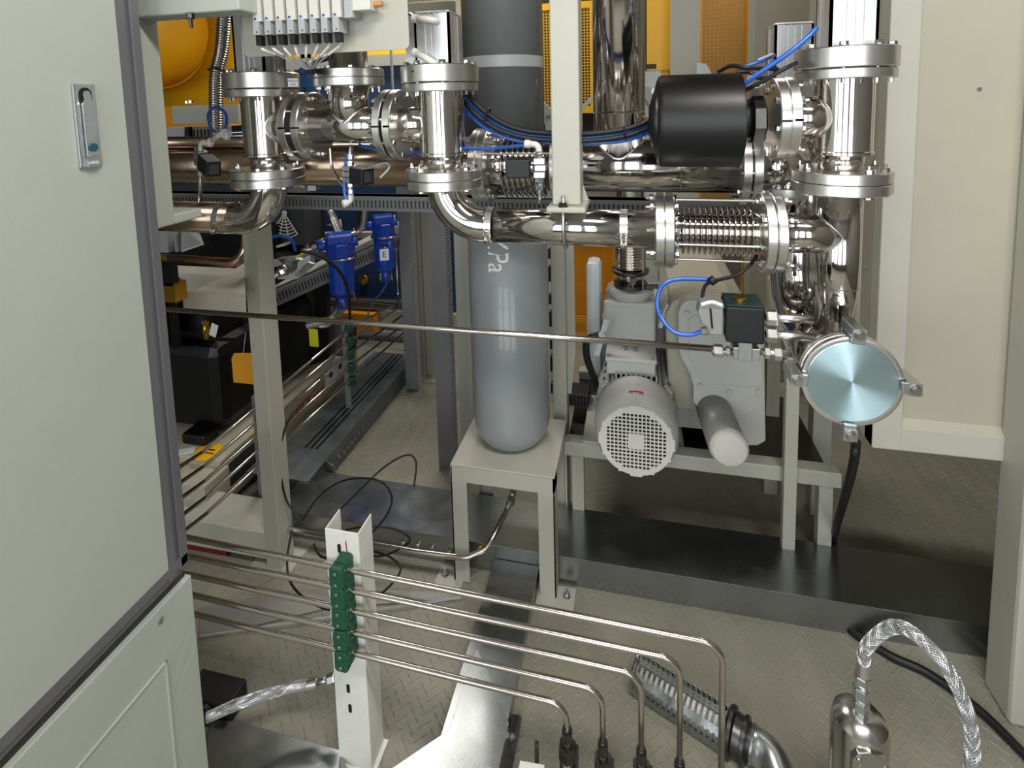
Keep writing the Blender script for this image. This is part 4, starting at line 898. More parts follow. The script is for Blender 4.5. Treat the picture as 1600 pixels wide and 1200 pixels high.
single('air_loop', MB().tube(spline([A(335, 206, Y=1.21), A(328, 195, Y=1.22), A(326, 178, Y=1.24), A(337, 167, Y=1.25), A(352, 176, Y=1.24), A(354, 192, Y=1.22), A(350, 202, Y=1.21)]), .0040, 10), 'blue_tube', 'dark blue air tube looping up around the corrugated hose', 'tube')
yv = 1.20
p = A(546, 272, Y=yv); s0 = A(548, 226, Y=yv); s1 = A(548, 306, Y=yv)
sol_valve('solenoid valve hanging under the middle pipe tee', p, .95, (.9, -.3, -.05), s0, s1)
push_fitting('push_in_fitting', 'white elbow air fitting under the hanging solenoid valve', [s1+V((0,0,.004)), A(549, 314, Y=yv), A(541, 317, Y=yv-.01)], 'white air fittings', .0075)
single('air_tube', MB().tube(spline([A(543, 314, Y=yv-.01), A(538, 300, Y=yv-.01), A(539, 270, Y=yv), A(541, 240, Y=yv+.02)]), .0036, 10), 'blue_tube', 'blue air tube running down beside the hanging solenoid valve', 'tube', 'blue air tubes')
single('air_tube', MB().tube(spline([A(560, 226, Y=1.24), A(600, 237, Y=1.28), A(650, 240, Y=1.29), A(700, 236, Y=1.30), A(735, 233, Y=1.27), A(780, 231, Y=1.25), A(828, 226, Y=1.22)]), .0042, 10), 'blue_tube', 'blue air tube running behind the middle valve to the right white elbow', 'tube', 'blue air tubes')
single('lead', MB().tube(spline([A(516, 232, Y=1.2), A(519, 262, Y=1.2), A(530, 282, Y=1.22), A(545, 300, Y=1.25)]), .0042, 10), 'tube', 'bent steel capillary tube left of the hanging solenoid valve', 'tube')
single('lead', MB().tube(spline([A(594, 278, Y=1.16), A(608, 262, Y=1.17), A(603, 255, Y=1.19), A(588, 258, Y=1.2)]), .0022, 8), 'trunk_light', 'grey cable loop behind the hanging solenoid coil', 'cable')
p = A(843, 262, Y=yv); s0 = A(843, 318, Y=yv); s1 = A(842, 240, Y=yv)
sol_valve('solenoid valve with big black hexagonal coil in front of the rear bellows', p, 1.0, (-1, -.1, 0), s0, s1, L=1.15)
push_fitting('push_in_fitting', 'white elbow air fitting above the solenoid valve by the hanger post', [s1+V((0,0,-.006)), A(842, 226, Y=yv), A(826, 225, Y=yv)], 'white air fittings', .0075)
single('lead', MB().tube(spline([A(838, 272, Y=1.2), A(832, 288, Y=1.2), A(820, 293, Y=1.2), A(806, 297, Y=1.22)]), .0022, 8), 'rubber', 'thin black lead below the hexagonal coil', 'cable')
# right one on the long tube
yr = 1.055; p = A(1161, 547, Y=yr)
t = thing('solenoid_valve', 'solenoid valve with large black cube coil at the right end of the long tube', 'valve', p-V((0,0,.03)))
a = A(1133, 549, Y=yr); b = A(1192, 550, Y=yr)
part('valve_block', MB().box((a.x+.012, yr-.018, p.z-.012), (b.x-.008, yr+.018, p.z+.012)).box((p.x-.012, yr-.024, p.z-.012), (p.x+.012, yr+.02, p.z+.026)), 'zinc', t, bev=.0015)
part('nut', MB().hex(a+V((-.022,0,0)), a+V((-.004,0,0)), .0125).cyl(a+V((-.025,0,0)), a+V((.013,0,0)), .0065, 14).hex(a+V((.001,0,0)), a+V((.008,0,0)), .010), 'flange', t)
part('nut', MB().hex(b+V((.002,0,0)), b+V((.012,0,0)), .012).cyl(b+V((-.01,0,0)), b+V((.05,0,0)), .0065, 14).hex(b+V((.018,0,0)), b+V((.032,0,0)), .0135), 'flange', t)
a = A(1133, 532, Y=yr-.02); b = A(1194, 476, Y=yr-.02)
co = part('coil', MB().box((a.x, yr-.03, a.z), (b.x, yr+.04, b.z-.004)), 'black', t, 'black cube coil', bev=.004)
part('coil_lid', MB().box((a.x+.001, yr-.028, b.z-.004), (b.x-.001, yr+.038, b.z-.001)), 'dark_green', t, bev=.001)
part('coil_nut', MB().lathe(((a.x+b.x)/2-.004, yr+.004, b.z-.001), (0,0,1), [(0,.012),(.004,.012),(.005,.010)], 24), 'brass', t)
pl = thing('plug_connector', 'grey plastic plug connector strapped to the left side of the cube coil', 'plug', A(1115, 500, Y=yr))
q = A(1097, 480, Y=yr); r = A(1132, 522, Y=yr)
part('body', MB().prism([A(1090,490,Y=yr-.018), A(1094,474,Y=yr-.018), A(1112,470,Y=yr-.018), A(1133,477,Y=yr-.018), A(1131,526,Y=yr-.018), A(1108,524,Y=yr-.018), A(1104,512,Y=yr-.018), A(1096,508,Y=yr-.018)], (0,.036,0)), 'mute_box', pl, bev=.004)
part('label_band', MB().tube(spline([A(1096,476,Y=yr-.02), A(1112,472,Y=yr-.022), A(1128,477,Y=yr-.02)]), .0035, 8), 'paper', pl)
for xx in (1110, 1131): part('cable_tie', MB().tube([A(xx, 482, Y=yr-.0195), A(xx+3, 513, Y=yr-.0195)], .0018, 6), 'rubber', pl)
part('tail_nut', MB().hex(A(1108, 517, Y=yr), A(1096, 518, Y=yr), .008), 'mute_box', pl)
single('air_tube', MB().tube(spline([A(1096, 518, Y=yr), A(1078, 523, Y=yr), A(1052, 518, Y=yr), A(1032, 494, Y=yr+.02), A(1027, 470, Y=yr+.03), A(1036, 445, Y=yr+.04), A(1062, 436, Y=yr+.05), A(1110, 437, Y=yr+.06)]), .0042, 12), 'blue_tube', 'bright blue air tube looping round to the grey plug connector', 'tube', 'blue air tubes')
single('cable', MB().tube(spline([A(1098, 474, Y=yr), A(1098, 458, Y=yr+.02), A(1104, 444, Y=yr+.04), A(1120, 438, Y=yr+.06), A(1150, 430, Y=yr+.08), A(1172, 414, Y=yr+.1), A(1182, 400, Y=yr+.14)]), .0036, 10), 'rubber', 'black cable from the plug connector rising under the bellows', 'cable')
part('cable_tie', MB().cyl(A(1109, 441, Y=yr+.05), A(1117, 436, Y=yr+.05), .0085, 14), 'rubber', pl)
for py6, ln in ((500, 0), (524, 0)):
    a = A(1196, py6-5 if py6 == 500 else 522, Y=1.18); tt = thing('stub_pipe', ('upper' if py6 == 500 else 'lower')+' short steel stub fitting joining the bent pipe behind the cube coil', 'fitting', a)
    part('stub', MB().cyl(a, a+V((.09,0,0)), .009, 16).hex(a, a+V((.022,0,0)), .0165), 'flange', tt)
# ================================================================== AIR VALVE ISLAND ON ITS PLATE
YI = 1.06
a = A(376, 0, Y=YI); b = A(637, 40, Y=YI); zb_ = A(380, 88, Y=YI).z; zb2 = A(630, 79, Y=YI).z
pt = thing('mounting_plate', 'cream rounded plate hanging at the top, carrying eight small air valves', 'plate', ((a.x+b.x)/2, YI, zb_))
r = .012; x0, x1 = A(380, 60, Y=YI).x, A(638, 40, Y=YI).x; zb_ = (zb_+zb2)/2
poly = [(x0, YI, 2.3)]+[(x0+r-r*math.cos(PI/2*k/6), YI, zb_+r-r*math.sin(PI/2*k/6)) for k in range(7)]+[(x1-r+r*math.sin(PI/2*k/6), YI, zb_+r-r*math.cos(PI/2*k/6)) for k in range(7)]+[(x1, YI, 2.3)]
part('plate', MB().prism(poly, (0, .003, 0)), 'cream', pt, bev=.0006)
isl = thing('valve_island', 'row of eight small pneumatic valves with black plugs on the cream plate', 'valve', (A(470, 40, Y=YI).x, YI-.03, zb_+.03))
for k in range(8):
    X_ = A(402+17.8*k, 40, Y=YI-.045).x; w = .0098
    zt_ = A(402+17.8*k, 20-k*1.0, Y=YI-.045).z; zm = A(402+17.8*k, 34-k*1.0, Y=YI-.045).z; zc2 = A(402+17.8*k, 55-k*.7, Y=YI-.045).z; zp = A(402+17.8*k, 71-k*.8, Y=YI-.045).z
    vv = part('valve_body', MB().box((X_-w, YI-.045, zm), (X_+w, YI, 1.80)), 'white_plastic', isl, bev=.0008)
    part('coil', MB().box((X_-w, YI-.047, zc2), (X_+w-.005, YI-.012, zm-.0005)), 'trunk_light', vv, bev=.0008)
    part('screw', MB().cyl((X_+.004, YI-.0455, 1.7825-k*.0), (X_+.004, YI-.047, 1.7825), .0026, 12), 'dark_steel', vv)
    part('override_button', MB().cyl((X_-.003, YI-.0455, zm+.006), (X_-.003, YI-.048, zm+.006), .0022, 12), 'blue', vv)
    part('coil_screw', MB().cyl((X_, YI-.0475, zc2+.006), (X_, YI-.0485, zc2+.006), .0016, 8), 'dark_steel', vv)
    part('plug', MB().box((X_-w*.8, YI-.043, zp), (X_+w*.35, YI-.026, zc2)), 'black', vv, 'black plug', bev=.001)
    e0 = V((X_-.002, YI-.034, zp)); e2 = A(486, 112-.4*k, Y=YI+.02); e1 = A(402+17.8*k+(486-402-17.8*k)*.42, 92-abs(k-4)*1.2, Y=YI-.02)
    P = spline([e0+V((0,0,.003)), e0+V((0,0,-.006)), e1, e2], 6)
    part('lead', MB().tube(P, .0018, 8), 'trunk_light', vv); n = len(P); part('marker_sleeve', MB().tube(P[n//3:n*2//3], .0027, 8), 'white', vv, 'white printed sleeve')
    part('port_fitting', MB().lathe((X_-.001, YI-.040, 1.797), (0,-.8,.6), [(0,.010),(.006,.0115),(.016,.0115),(.018,.008),(.012,.007)], 20), 'trunk_light', vv)
xe = A(549, 10, Y=YI-.03).x
part('end_block', MB().box((xe-.0105, YI-.042, A(540, 18, Y=YI-.045).z-.012), (xe+.008, YI, 1.80)), 'trunk_light', isl, bev=.001)
q0 = A(552, 18, Y=YI-.03); q1 = A(577, 0, Y=YI-.03); part('supply_block', MB().box((q0.x, YI-.04, q0.z), (q1.x+.006, YI, 1.83)), 'white_plastic', isl, bev=.001)
s_ = A(578, 8, Y=YI-.02); part('silencer_nut', MB().hex(s_, s_+V((.008,0,0)), .010), 'brass', isl); part('bronze_silencer', MB().cyl(s_+V((.008,0,0)), s_+V((.028,0,.001)), .0065, 16, ch=.001), 'bronze', isl, 'sintered bronze silencer')
bb = thing('sensor_box', 'small bright blue box below the bundle of thin valve leads', 'box', A(474, 137, Y=1.42))
a = A(467, 137, Y=1.42); b = A(482, 118, Y=1.42); part('box', MB().box((a.x, 1.42, a.z), (b.x, 1.46, b.z)), 'blue_light', bb, bev=.002); part('lug', MB().bar(A(470,112,Y=1.43), A(477,102,Y=1.43), .012, .012), 'blue_light', bb); part('bracket', MB().bar(A(474,130,Y=1.45), A(474,205,Y=1.42), .012, .003), 'dark_steel', bb)
part('tie', MB().cyl(A(486, 114, Y=YI+.02), A(486, 109, Y=YI+.02), .009, 14), 'rubber', isl)
mb = MB().tube(spline([A(486, 112, Y=1.08), A(480, 104, Y=1.2), A(490, 96, Y=1.3), A(510, 90, Y=1.4)]), .010, 12); single('cable_bundle', mb, 'rubber', 'dark cable bundle behind the small blue box', 'cable')
# ================================================================== CABLE AND AIR LINE BUNDLES
def cable(label, pts, r, m='rubber', group=None, cat='cable', name='cable'):
    return single(name, MB().tube(spline([A(x, y, Y=Y) for x, y, Y in pts], 8), r, 12), m, label, cat, group)
B = [(726, 146, 1.24), (745, 168, 1.23), (778, 192, 1.22), (815, 206, 1.215), (860, 211, 1.215), (915, 212, 1.215), (975, 205, 1.22), (1020, 190, 1.24)]
for dy_, r, m, lb in ((-3, .006, 'rubber', 'uppermost black cable of the bundle sagging behind the hanger post'), (3, .0045, 'blue_tube', 'upper blue tube of the bundle sagging behind the hanger post'), (8, .0058, 'rubber', 'lower black cable of the bundle sagging behind the hanger post'), (15, .0042, 'blue_tube', 'lowest blue tube of the bundle sagging behind the hanger post')):
    w_ = dy_/8*1.0
    cable(lb, [(x-(dy_*.5 if x < 800 else 0), y+dy_-3*(i in (4,5) and dy_ == 15), Y+(.012 if dy_ in (3, 15) else 0)) for i, (x, y, Y) in enumerate(B)], r, m)
for q in ((762, 178), (977, 208)):
    c = A(*q, Y=1.22); single('cable_tie', MB().ring(c, (1, 0, -.4 if q[0] < 900 else .15), .0145, .0022, 20, 6), 'rubber', ('left' if q[0] < 900 else 'right')+' black cable tie round the sagging bundle', 'cable tie')
cable('dark tube curling down on the right of the middle valve body', [(727, 150, 1.24), (724, 190, 1.24), (726, 222, 1.24), (736, 234, 1.25)], .003, 'blue_tube')
cable('blue tube rising past the silencer to the right valve cylinder', [(1157, 135, 1.16), (1190, 112, 1.14), (1225, 88, 1.13), (1256, 64, 1.13), (1276, 44, 1.14)], .0048, 'blue_tube')
cable('twin black cable running beside the blue tube right of the silencer', [(1157, 145, 1.17), (1190, 128, 1.15), (1225, 108, 1.14), (1245, 98, 1.16)], .0042)
cable('black cable humped over the silencer', [(1122, 112, 1.3), (1142, 103, 1.28), (1170, 106, 1.26), (1215, 108, 1.3)], .0048)
cable('black cable lying on the right top of the silencer', [(1150, 112, 1.25), (1172, 113, 1.24), (1184, 121, 1.2), (1200, 122, 1.22)], .0045)
cable('short blue tube with grey tip behind the silencer', [(1155, 107, 1.33), (1185, 97, 1.33), (1210, 86, 1.36)], .0045, 'blue_tube')
cable('grey sensor lead beside the rear aluminium cylinder', [(1184, 94, 1.33), (1208, 84, 1.34)], .003, 'trunk_light')
cable('black cables beside the middle aluminium cylinder', [(640, 35, 1.26), (646, 60, 1.26), (656, 84, 1.24)], .009)
cable('black air hose into the upper white elbow of the middle cylinder', [(640, 22, 1.2), (650, 30, 1.15)], .005, 'blue_tube')
c = A(1013, 187, Y=1.2)
for d_ in ((-.012, .008), (-.013, -.006)): single('cable_end', MB().cyl(c, c+V((d_[0], 0, d_[1])), .0022, 8), 'copper_pipe', ('upper' if d_[1] > 0 else 'lower')+' bare copper cable end at the left of the silencer', 'cable', 'bare cable ends')
# ================================================================== RIGHT CABINET
YR = 1.47
a = A(1393, 0, Y=YR); b = A(1440, 300, Y=YR); zbt = A(1362, 700, Y=YR).z; xi_ = A(1410, 668, Y=YR).x; zi_ = A(1410, 668, Y=YR).z; xr2 = A(1581, 690, Y=YR).x
rc = thing('machine_housing', 'cream machine housing with a recessed door panel at the right edge', 'housing', (a.x+.3, YR+.3, zbt))
part('left_stile', MB().box((a.x, YR, zbt), (xi_, YR+.05, 2.6)), 'cream', rc, bev=.003)
part('bottom_rail', MB().box((a.x, YR+.0005, zbt), (xr2+.02, YR+.05, zi_)), 'cream', rc, bev=.003)
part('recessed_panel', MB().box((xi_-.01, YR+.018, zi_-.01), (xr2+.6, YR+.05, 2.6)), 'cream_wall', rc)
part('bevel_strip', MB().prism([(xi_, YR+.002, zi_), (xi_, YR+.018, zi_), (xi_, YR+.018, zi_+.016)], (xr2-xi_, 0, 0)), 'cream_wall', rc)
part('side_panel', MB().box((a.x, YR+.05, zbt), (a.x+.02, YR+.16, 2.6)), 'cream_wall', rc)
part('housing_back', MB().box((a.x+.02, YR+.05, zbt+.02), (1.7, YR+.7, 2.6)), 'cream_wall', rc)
p = A(1530, 139, Y=YR+.018); part('screw', MB().cyl(p, p+V((0,-.003,0)), .0045, 14), 'bolt', rc)
for q in ((1371, 153), (1367, 188), (1356, 418)):
    p = A(*q, Y=YR+.08); part('screw', MB().cyl((a.x, p.y, p.z), (a.x-.004, p.y, p.z), .004, 12), 'bolt', rc)
part('weld_lump', MB().obox(A(1584, 705, Y=YR-.005), (.012, .012, .05)), 'cream', rc, bev=.009)
# right column with foot
p = A(1577, 1135, Z=0); q = A(1548, 1105, Z=0)
co = thing('housing_column', 'broad cream column standing on the floor at the lower right edge', 'column', (p.x+.12, p.y+.05, 0))
part('column', MB().box((p.x, p.y, 0), (p.x+.24, YR+.018, 2.6)), 'cream', co, bev=.010)
for x, y in ((a.x+.03, YR+.55), (1.5, YR+.55)): part('rear_leg', MB().box((x, y, 0), (x+.06, y+.06, zbt+.02)), 'cream', rc)
fp = [A(1515, 1003, Z=.0), A(1540, 1000, Z=.0), A(1549, 1030, Z=0), A(1546, 1062, Z=0)]
single('floor_gusset', MB().prism([A(1500, 990, Z=.0), A(1532, 1003, Z=.0), A(1548, 1028, Z=0), A(1548, 1070, Z=0), A(1560, 1040, Z=0), A(1550, 985, Z=0)], (0,0,.02)), 'cream', 'pale triangular floor gusset beside the right column', 'gusset', bev=.002)
# ================================================================== LOWER RIGHT: HOSE, STRAINER, SLOTTED CONDUIT
yh = 1.02
t = thing('pressure_canister', 'shiny steel canister with cover plate at the bottom edge, right', 'canister', A(1355, 1195, Y=yh))
c = A(1356, 1180, Y=yh); w_ = .050
part('dome', MB().lathe((c.x, yh+.04, c.z-.25), (0,0,1), [(0, .050), (.26, .050), (.278, .046), (.290, .034), (.296, .018), (.297, .0001)], 40), 'canister', t)
part('cover_plate', MB().prism([(c.x-.030, yh-.014, c.z-.2), (c.x-.030, yh-.014, c.z+.0), (c.x-.022, yh-.014, c.z+.016), (c.x, yh-.014, c.z+.022), (c.x+.026, yh-.014, c.z+.012), (c.x+.034, yh-.014, c.z-.006), (c.x+.034, yh-.014, c.z-.2)], (0, .02, 0)), 'canister', t, bev=.001)
for dx, dz in ((-.020, .004), (.026, -.006)): inst('rivet', bolt_mesh(.005, .001, 'cap'), t, (c.x+dx, yh-.014, c.z+dz), (0,-1,0))
part('split_rib', MB().box((c.x-.021, yh-.016, c.z-.2), (c.x-.018, yh-.012, c.z+.014)), 'flange', t)
zt2 = c.z+.045
h = thing('hose_fitting', 'stack of hexagonal steel fittings on top of the shiny canister', 'fitting', (c.x, yh+.03, zt2))
z_ = zt2-.01; top = A(1352, 1012, Y=yh+.02)
parts_ = [('hex', .013, .018), ('cyl', .011, .006), ('hex', .0145, .022), ('cyl', .012, .004), ('hex', .0150, .024), ('cyl', .011, .008), ('hex', .0135, .016)]
for kd, r, l in parts_:
    mb = MB(); (mb.hex if kd == 'hex' else mb.cyl)((c.x-.003, yh+.03, z_), (c.x-.003, yh+.03, z_+l), r); part('nut' if kd == 'hex' else 'neck', mb, 'zinc', h); z_ += l
part('ferrule', MB().cyl((c.x-.003, yh+.03, z_), (c.x-.002, yh+.03, z_+.03), .012, 20, ch=.002), 'flange', h)
pb = (c.x-.002, yh+.03, z_+.028)
P = spline([pb, (c.x+.002, yh+.03, z_+.06), (c.x+.035, yh+.03, z_+.105), tuple(A(1420, 985, Y=1.02)), tuple(A(1470, 1032, Y=.99)), tuple(A(1505, 1095, Y=.97)), tuple(A(1519, 1160, Y=.96)), tuple(A(1516, 1250, Y=.95))], 10)
braid(P, .0105, 'braided steel hose arching over to the right of the shiny canister')
single('floor_cable', MB().tube(spline([A(1338, 690, Y=1.35), A(1330, 740, Y=1.4), A(1300, 860, Z=.02), A(1310, 960, Z=.012), A(1380, 1018, Z=.012), A(1450, 1052, Z=.012), A(1530, 1110, Z=.012), A(1600, 1178, Z=.012), A(1680, 1260, Z=.012)], 10), .0105, 14), 'rubber', 'thick black cable snaking across the floor at the lower right', 'cable')
# slotted conduit
a = A(996, 1040, Z=.05); b = A(1136, 1128, Z=.05); d = (b-a); Lc = d.length; d.normalize(); side = d.cross(V((0,0,1))).normalized(); upn = V((0,0,1))
sc = thing('slotted_conduit', 'half-round galvanised conduit with rows of slots lying on the floor', 'conduit', ((a.x+b.x)/2, (a.y+b.y)/2, 0))
Rr = .045; nr = 17; angs = [-1.35, -.45, .45, 1.35]
def cp(t_, an, rr): return a+d*t_+(side*math.sin(an)+upn*math.cos(an))*rr+V((0,0,-.025))
for an in (-1.7, -.9, 0, .9, 1.7):
    mb = MB(); w2 = .16
    vs = [cp(t_, an+s_*w2, r) for t_ in (0, Lc) for r in (Rr, Rr-.002) for s_ in (-1, 1)]
    mb.add(vs, [(0,1,3,2),(4,6,7,5),(0,4,5,1),(2,3,7,6),(0,2,6,4),(1,5,7,3)]); part('rail', mb, 'galv', sc)
mb = MB()
for k in range(nr+1):
    t0 = Lc*k/nr-.0028; t1 = t0+.0058
    for s_ in range(12):
        a0 = -1.7+3.4*s_/12; a1 = a0+3.4/12
        vs = [cp(t_, q, r) for t_ in (t0, t1) for r in (Rr-.0003, Rr-.002) for q in (a0, a1)]
        mb.add(vs, [(0,1,3,2),(4,6,7,5),(0,4,5,1),(2,3,7,6)])
part('cross_rib', mb, 'galv', sc, kind='stuff')
part('inner_liner', MB().tube([a+V((0,0,-.022))+d*.005, b+V((0,0,-.022))], .030, 20), 'white', sc, 'pale inner liner seen through the slots')
part('end_ring', MB().ring(a+V((0,0,-.02)), d, .043, .004, 28, 6), 'galv', sc); part('tip', MB().ball(a+V((0,0,.028)), .006), 'bolt', sc)
el = thing('conduit_elbow', 'dark ribbed gland and grey pipe elbow at the lower end of the slotted conduit', 'fitting', (b.x, b.y, 0))
part('gland', MB().lathe(b+V((0,0,-.02)), d, [(0,.046),(.006,.052),(.014,.052),(.018,.044),(.034,.042),(.036,.048),(.044,.048),(.048,.038)], 28), 'dark_steel', el)
e0 = b+V((0,0,-.015))+d*.045; part('elbow', MB().tube(fillet([e0, e0+d*.055+V((0,0,0)), e0+d*.06+V((.01,-.10,.0)), e0+d*.06+V((.01,-.18,-.0))], .05, 10), .036, 24), 'zinc', el)
part('seam', MB().ring(e0+d*.012, d, .0365, .003, 28, 6), 'zinc', el)
t = thing('manifold_bar', 'pale bar and steel strip among the tube end fittings at the bottom', 'bar', A(830, 1198, Y=.93))
p = A(812, 1196, Y=.93); q = A(850, 1203, Y=.93); part('bar', MB().bar(p, q, .012, .006), 'white', t); p = A(838, 1162, Y=.95); part('strip', MB().box((p.x-.004, .95, .02), (p.x+.004, .956, p.z)), 'dark_steel', t)
# braided hose lower left
P = [A(322, 1122, Y=.93), A(360, 1105, Y=.96), A(400, 1090, Y=.98), A(450, 1075, Y=1.02), A(484, 1069, Y=1.04)]
braid(spline(P, 8), .0105, 'braided steel hose running from the cabinet base towards the white bracket post')
t = thing('hose_fitting', 'steel hose end fitting just left of the white bracket post', 'fitting', A(500, 1064, Y=1.045))
p0 = A(480, 1070, Y=1.038); p1 = A(497, 1066, Y=1.045); p2 = A(512, 1062, Y=1.05); p3 = A(524, 1058, Y=1.055)
part('ferrule', MB().cyl(p0, p1, .0125, 20, ch=.002), 'flange', t); part('nut', MB().cyl(p1, p2, .007, 12).hex(p2, p3, .012), 'zinc', t)
# black wires on the floor
def wire(label, pts, r=.0033):
    P = [A(x, y, **({'Z': v} if k == 'z' else {'Y': v})) for x, y, k, v in pts]; single('black_wire', MB().tube(spline(P, 8), r, 8), 'rubber', label, 'cable')
wire('black wire hanging down along the right side of the left cream post', [(545,500,'y',1.9),(520,560,'y',1.75),(490,610,'y',1.6),(455,650,'y',1.5),(440,690,'y',1.47),(438,730,'y',1.46),(447,780,'y',1.45),(470,815,'y',1.44)])
wire('large black wire loop rising over the dark floor duct', [(470,815,'y',1.44),(500,775,'y',1.5),(540,750,'y',1.52),(590,750,'y',1.52),(612,775,'y',1.5),(604,805,'y',1.46),(575,840,'y',1.42)])
wire('tall black wire arch standing up behind the white bracket post', [(522,806,'y',1.42),(560,768,'y',1.5),(600,730,'y',1.6),(635,711,'y',1.66),(650,722,'y',1.66),(647,760,'y',1.62)])
wire('small black wire loop right behind the top of the white bracket post', [(490,850,'y',1.3),(500,868,'y',1.28),(520,872,'y',1.27),(560,862,'y',1.3),(600,866,'y',1.35),(625,885,'y',1.36),(618,905,'y',1.32),(590,932,'y',1.25),(560,945,'y',1.2)])
wire('black wire sweeping left in front of the skid frame foot', [(456,830,'y',1.36),(449,870,'y',1.3),(452,905,'y',1.25),(470,930,'y',1.2),(500,948,'y',1.15),(530,955,'y',1.12)])
wire('black wire coil lying beside the bolts of the long floor duct', [(540,828,'y',1.45),(570,823,'y',1.5),(610,825,'y',1.53),(638,838,'y',1.53),(636,850,'y',1.5),(600,868,'y',1.4),(560,866,'y',1.35)])
# ================================================================== LEFT REAR: COMPRESSOR, FILTERS, BLUE MACHINE
XB_ = -1.52
cb = thing('compressor_skid', 'long beige compressor base with stickers and red lettering, left rear', 'base', (-1.9, 2.1, 0))
part('tray', MB().box((-2.6, 1.60, .03), (XB_, 2.62, .215)), 'pale_base', cb, bev=.006)
part('end_box', MB().box((-1.80, 1.50, .05), (XB_+.02, 1.62, .19)), 'pale_base', cb, bev=.006)
text('Ingersoll Rand', .075, Matrix.Translation((XB_+.0015, 2.08, .135)) @ Matrix.Rotation(PI/2, 4, 'Z') @ Matrix.Rotation(PI/2, 4, 'X'), 'red', cb, sx=.95)
part('warning_label', MB().box((XB_, 2.30, .12), (XB_+.0012, 2.56, .20)), 'paper', cb)
for k, m in enumerate(('blue_panel', 'blue_panel')): part('round_symbol', MB().cyl((XB_+.001, 2.35+.09*k, .17), (XB_+.002, 2.35+.09*k, .17), .017, 18), m, cb)
part('green_label', MB().box((XB_, 1.78, .13), (XB_+.0012, 1.87, .19)), 'label_green', cb)
p = A(325, 706, Z=.216); part('round_sticker', MB().cyl((p.x, p.y, .215), (p.x, p.y, .2165), .052, 28), 'yellow', cb, 'round yellow warning sticker')
part('sticker_print', MB().box((p.x-.03, p.y-.01, .2165), (p.x+.03, p.y-.004, .217)).box((p.x-.02, p.y+.008, .2165), (p.x+.02, p.y+.016, .217)), 'brass', cb)
p = A(284, 706, Z=.216); part('data_label', MB().obox(p, (.045, .018, .001), rz=.5), 'paper', cb)
p = A(390, 717, X=XB_+.02)
part('air_grille', MB().box((XB_, 1.63, .08), (XB_+.004, 1.78, .185)), 'dark_trunk', cb, 'dark framed air grille')
for y0, y1, z0, z1 in ((1.625, 1.785, .182, .19), (1.625, 1.785, .075, .083), (1.625, 1.633, .083, .182), (1.777, 1.785, .083, .182)): part('grille_frame', MB().box((XB_, y0, z0), (XB_+.007, y1, z1)), 'pale_base', cb)
cm = thing('compressor', 'black compressor block in the dark behind the left cream post', 'compressor', (-2.0, 2.2, .215))
part('block', MB().box((-2.5, 1.72, .235), (-1.60, 2.55, .60)), 'compressor', cm, bev=.05)
part('head', MB().cyl((-2.3, 1.85, .66), (-1.66, 1.85, .66), .11, 28, ch=.02), 'compressor', cm)
part('motor_shell', MB().cyl((-1.83, 2.28, .215), (-1.83, 2.28, .80), .17, 32, ch=.03), 'compressor', cm)
part('separator', MB().cyl((-1.66, 2.42, .215), (-1.66, 2.42, .70), .10, 32, ch=.02), 'compressor', cm)
part('feet', MB().box((-1.75, 1.66, .215), (-1.64, 1.74, .26)), 'compressor', cm, bev=.01)
for k in range(26): part('radiator_fin', MB().box((-2.62+.034*k, 1.62, .62), (-2.605+.034*k, 1.66, .84)), 'copper_pipe' if k < 8 else 'compressor', cm)
part('radiator', MB().box((-2.64, 1.66, .60), (-1.75, 1.70, .86)), 'hole', cm)
c = A(379, 576, Y=1.60); t = thing('orange_tag', 'plain orange square tag hanging left of the cream post', 'tag', c); a = A(362, 560, Y=1.60); b = A(400, 601, Y=1.60)
part('card', MB().prism([(a.x+.012, 1.60, A(366,552,Y=1.6).z), (b.x+.02, 1.60, A(395,551,Y=1.6).z), (b.x+.02, 1.60, b.z), (a.x, 1.60, b.z), (a.x-.001, 1.60, a.z)], (0, .002, 0)), 'orange_tag', t)
part('string', MB().tube([A(380, 552, Y=1.6), A(384, 520, Y=1.62)], .001, 5), 'white', t)
c = A(322, 512, Y=1.6); t = thing('relief_valve', 'small brass relief valve with a grey paper tag on the compressor', 'valve', c)
part('brass_body', MB().cyl(c+V((0,0,-.04)), c+V((0,0,.02)), .011, 14).hex(c+V((0,0,-.02)), c+V((0,0,-.005)), .016), 'brass', t); a = A(334, 516, Y=1.595); part('stem', MB().cyl(c+V((0,.0,-.04)), c+V((.0,.16,-.12)), .008, 10), 'compressor', t); part('paper_tag', MB().obox(a, (.014, .001, .024), R=Matrix.Rotation(.35, 3, 'Y')), 'paper', t)
part('wire_loop', MB().ring(c+V((.006,-.01,.022)), (0,1,.2), .012, .0015, 16, 5), 'bolt', t)
# shut-off valve by the frame
t = thing('ball_valve', 'brass valve with black handle and shiny round knob beside the aluminium edge', 'valve', A(262, 440, Y=1.25))
part('stem_body', MB().hex(A(252, 432, Y=1.2), A(252, 400, Y=1.2), .014).box(A(246, 462, Y=1.21), A(272, 444, Y=1.17)), 'brass', t); part('handle', MB().box(A(249, 443, Y=1.19), A(268, 412, Y=1.17)), 'black', t, bev=.002)
part('knob', MB().ball(A(277, 438, Y=1.2), .010).cyl(A(264, 442, Y=1.2), A(277, 438, Y=1.2), .007, 12), 'bolt', t)
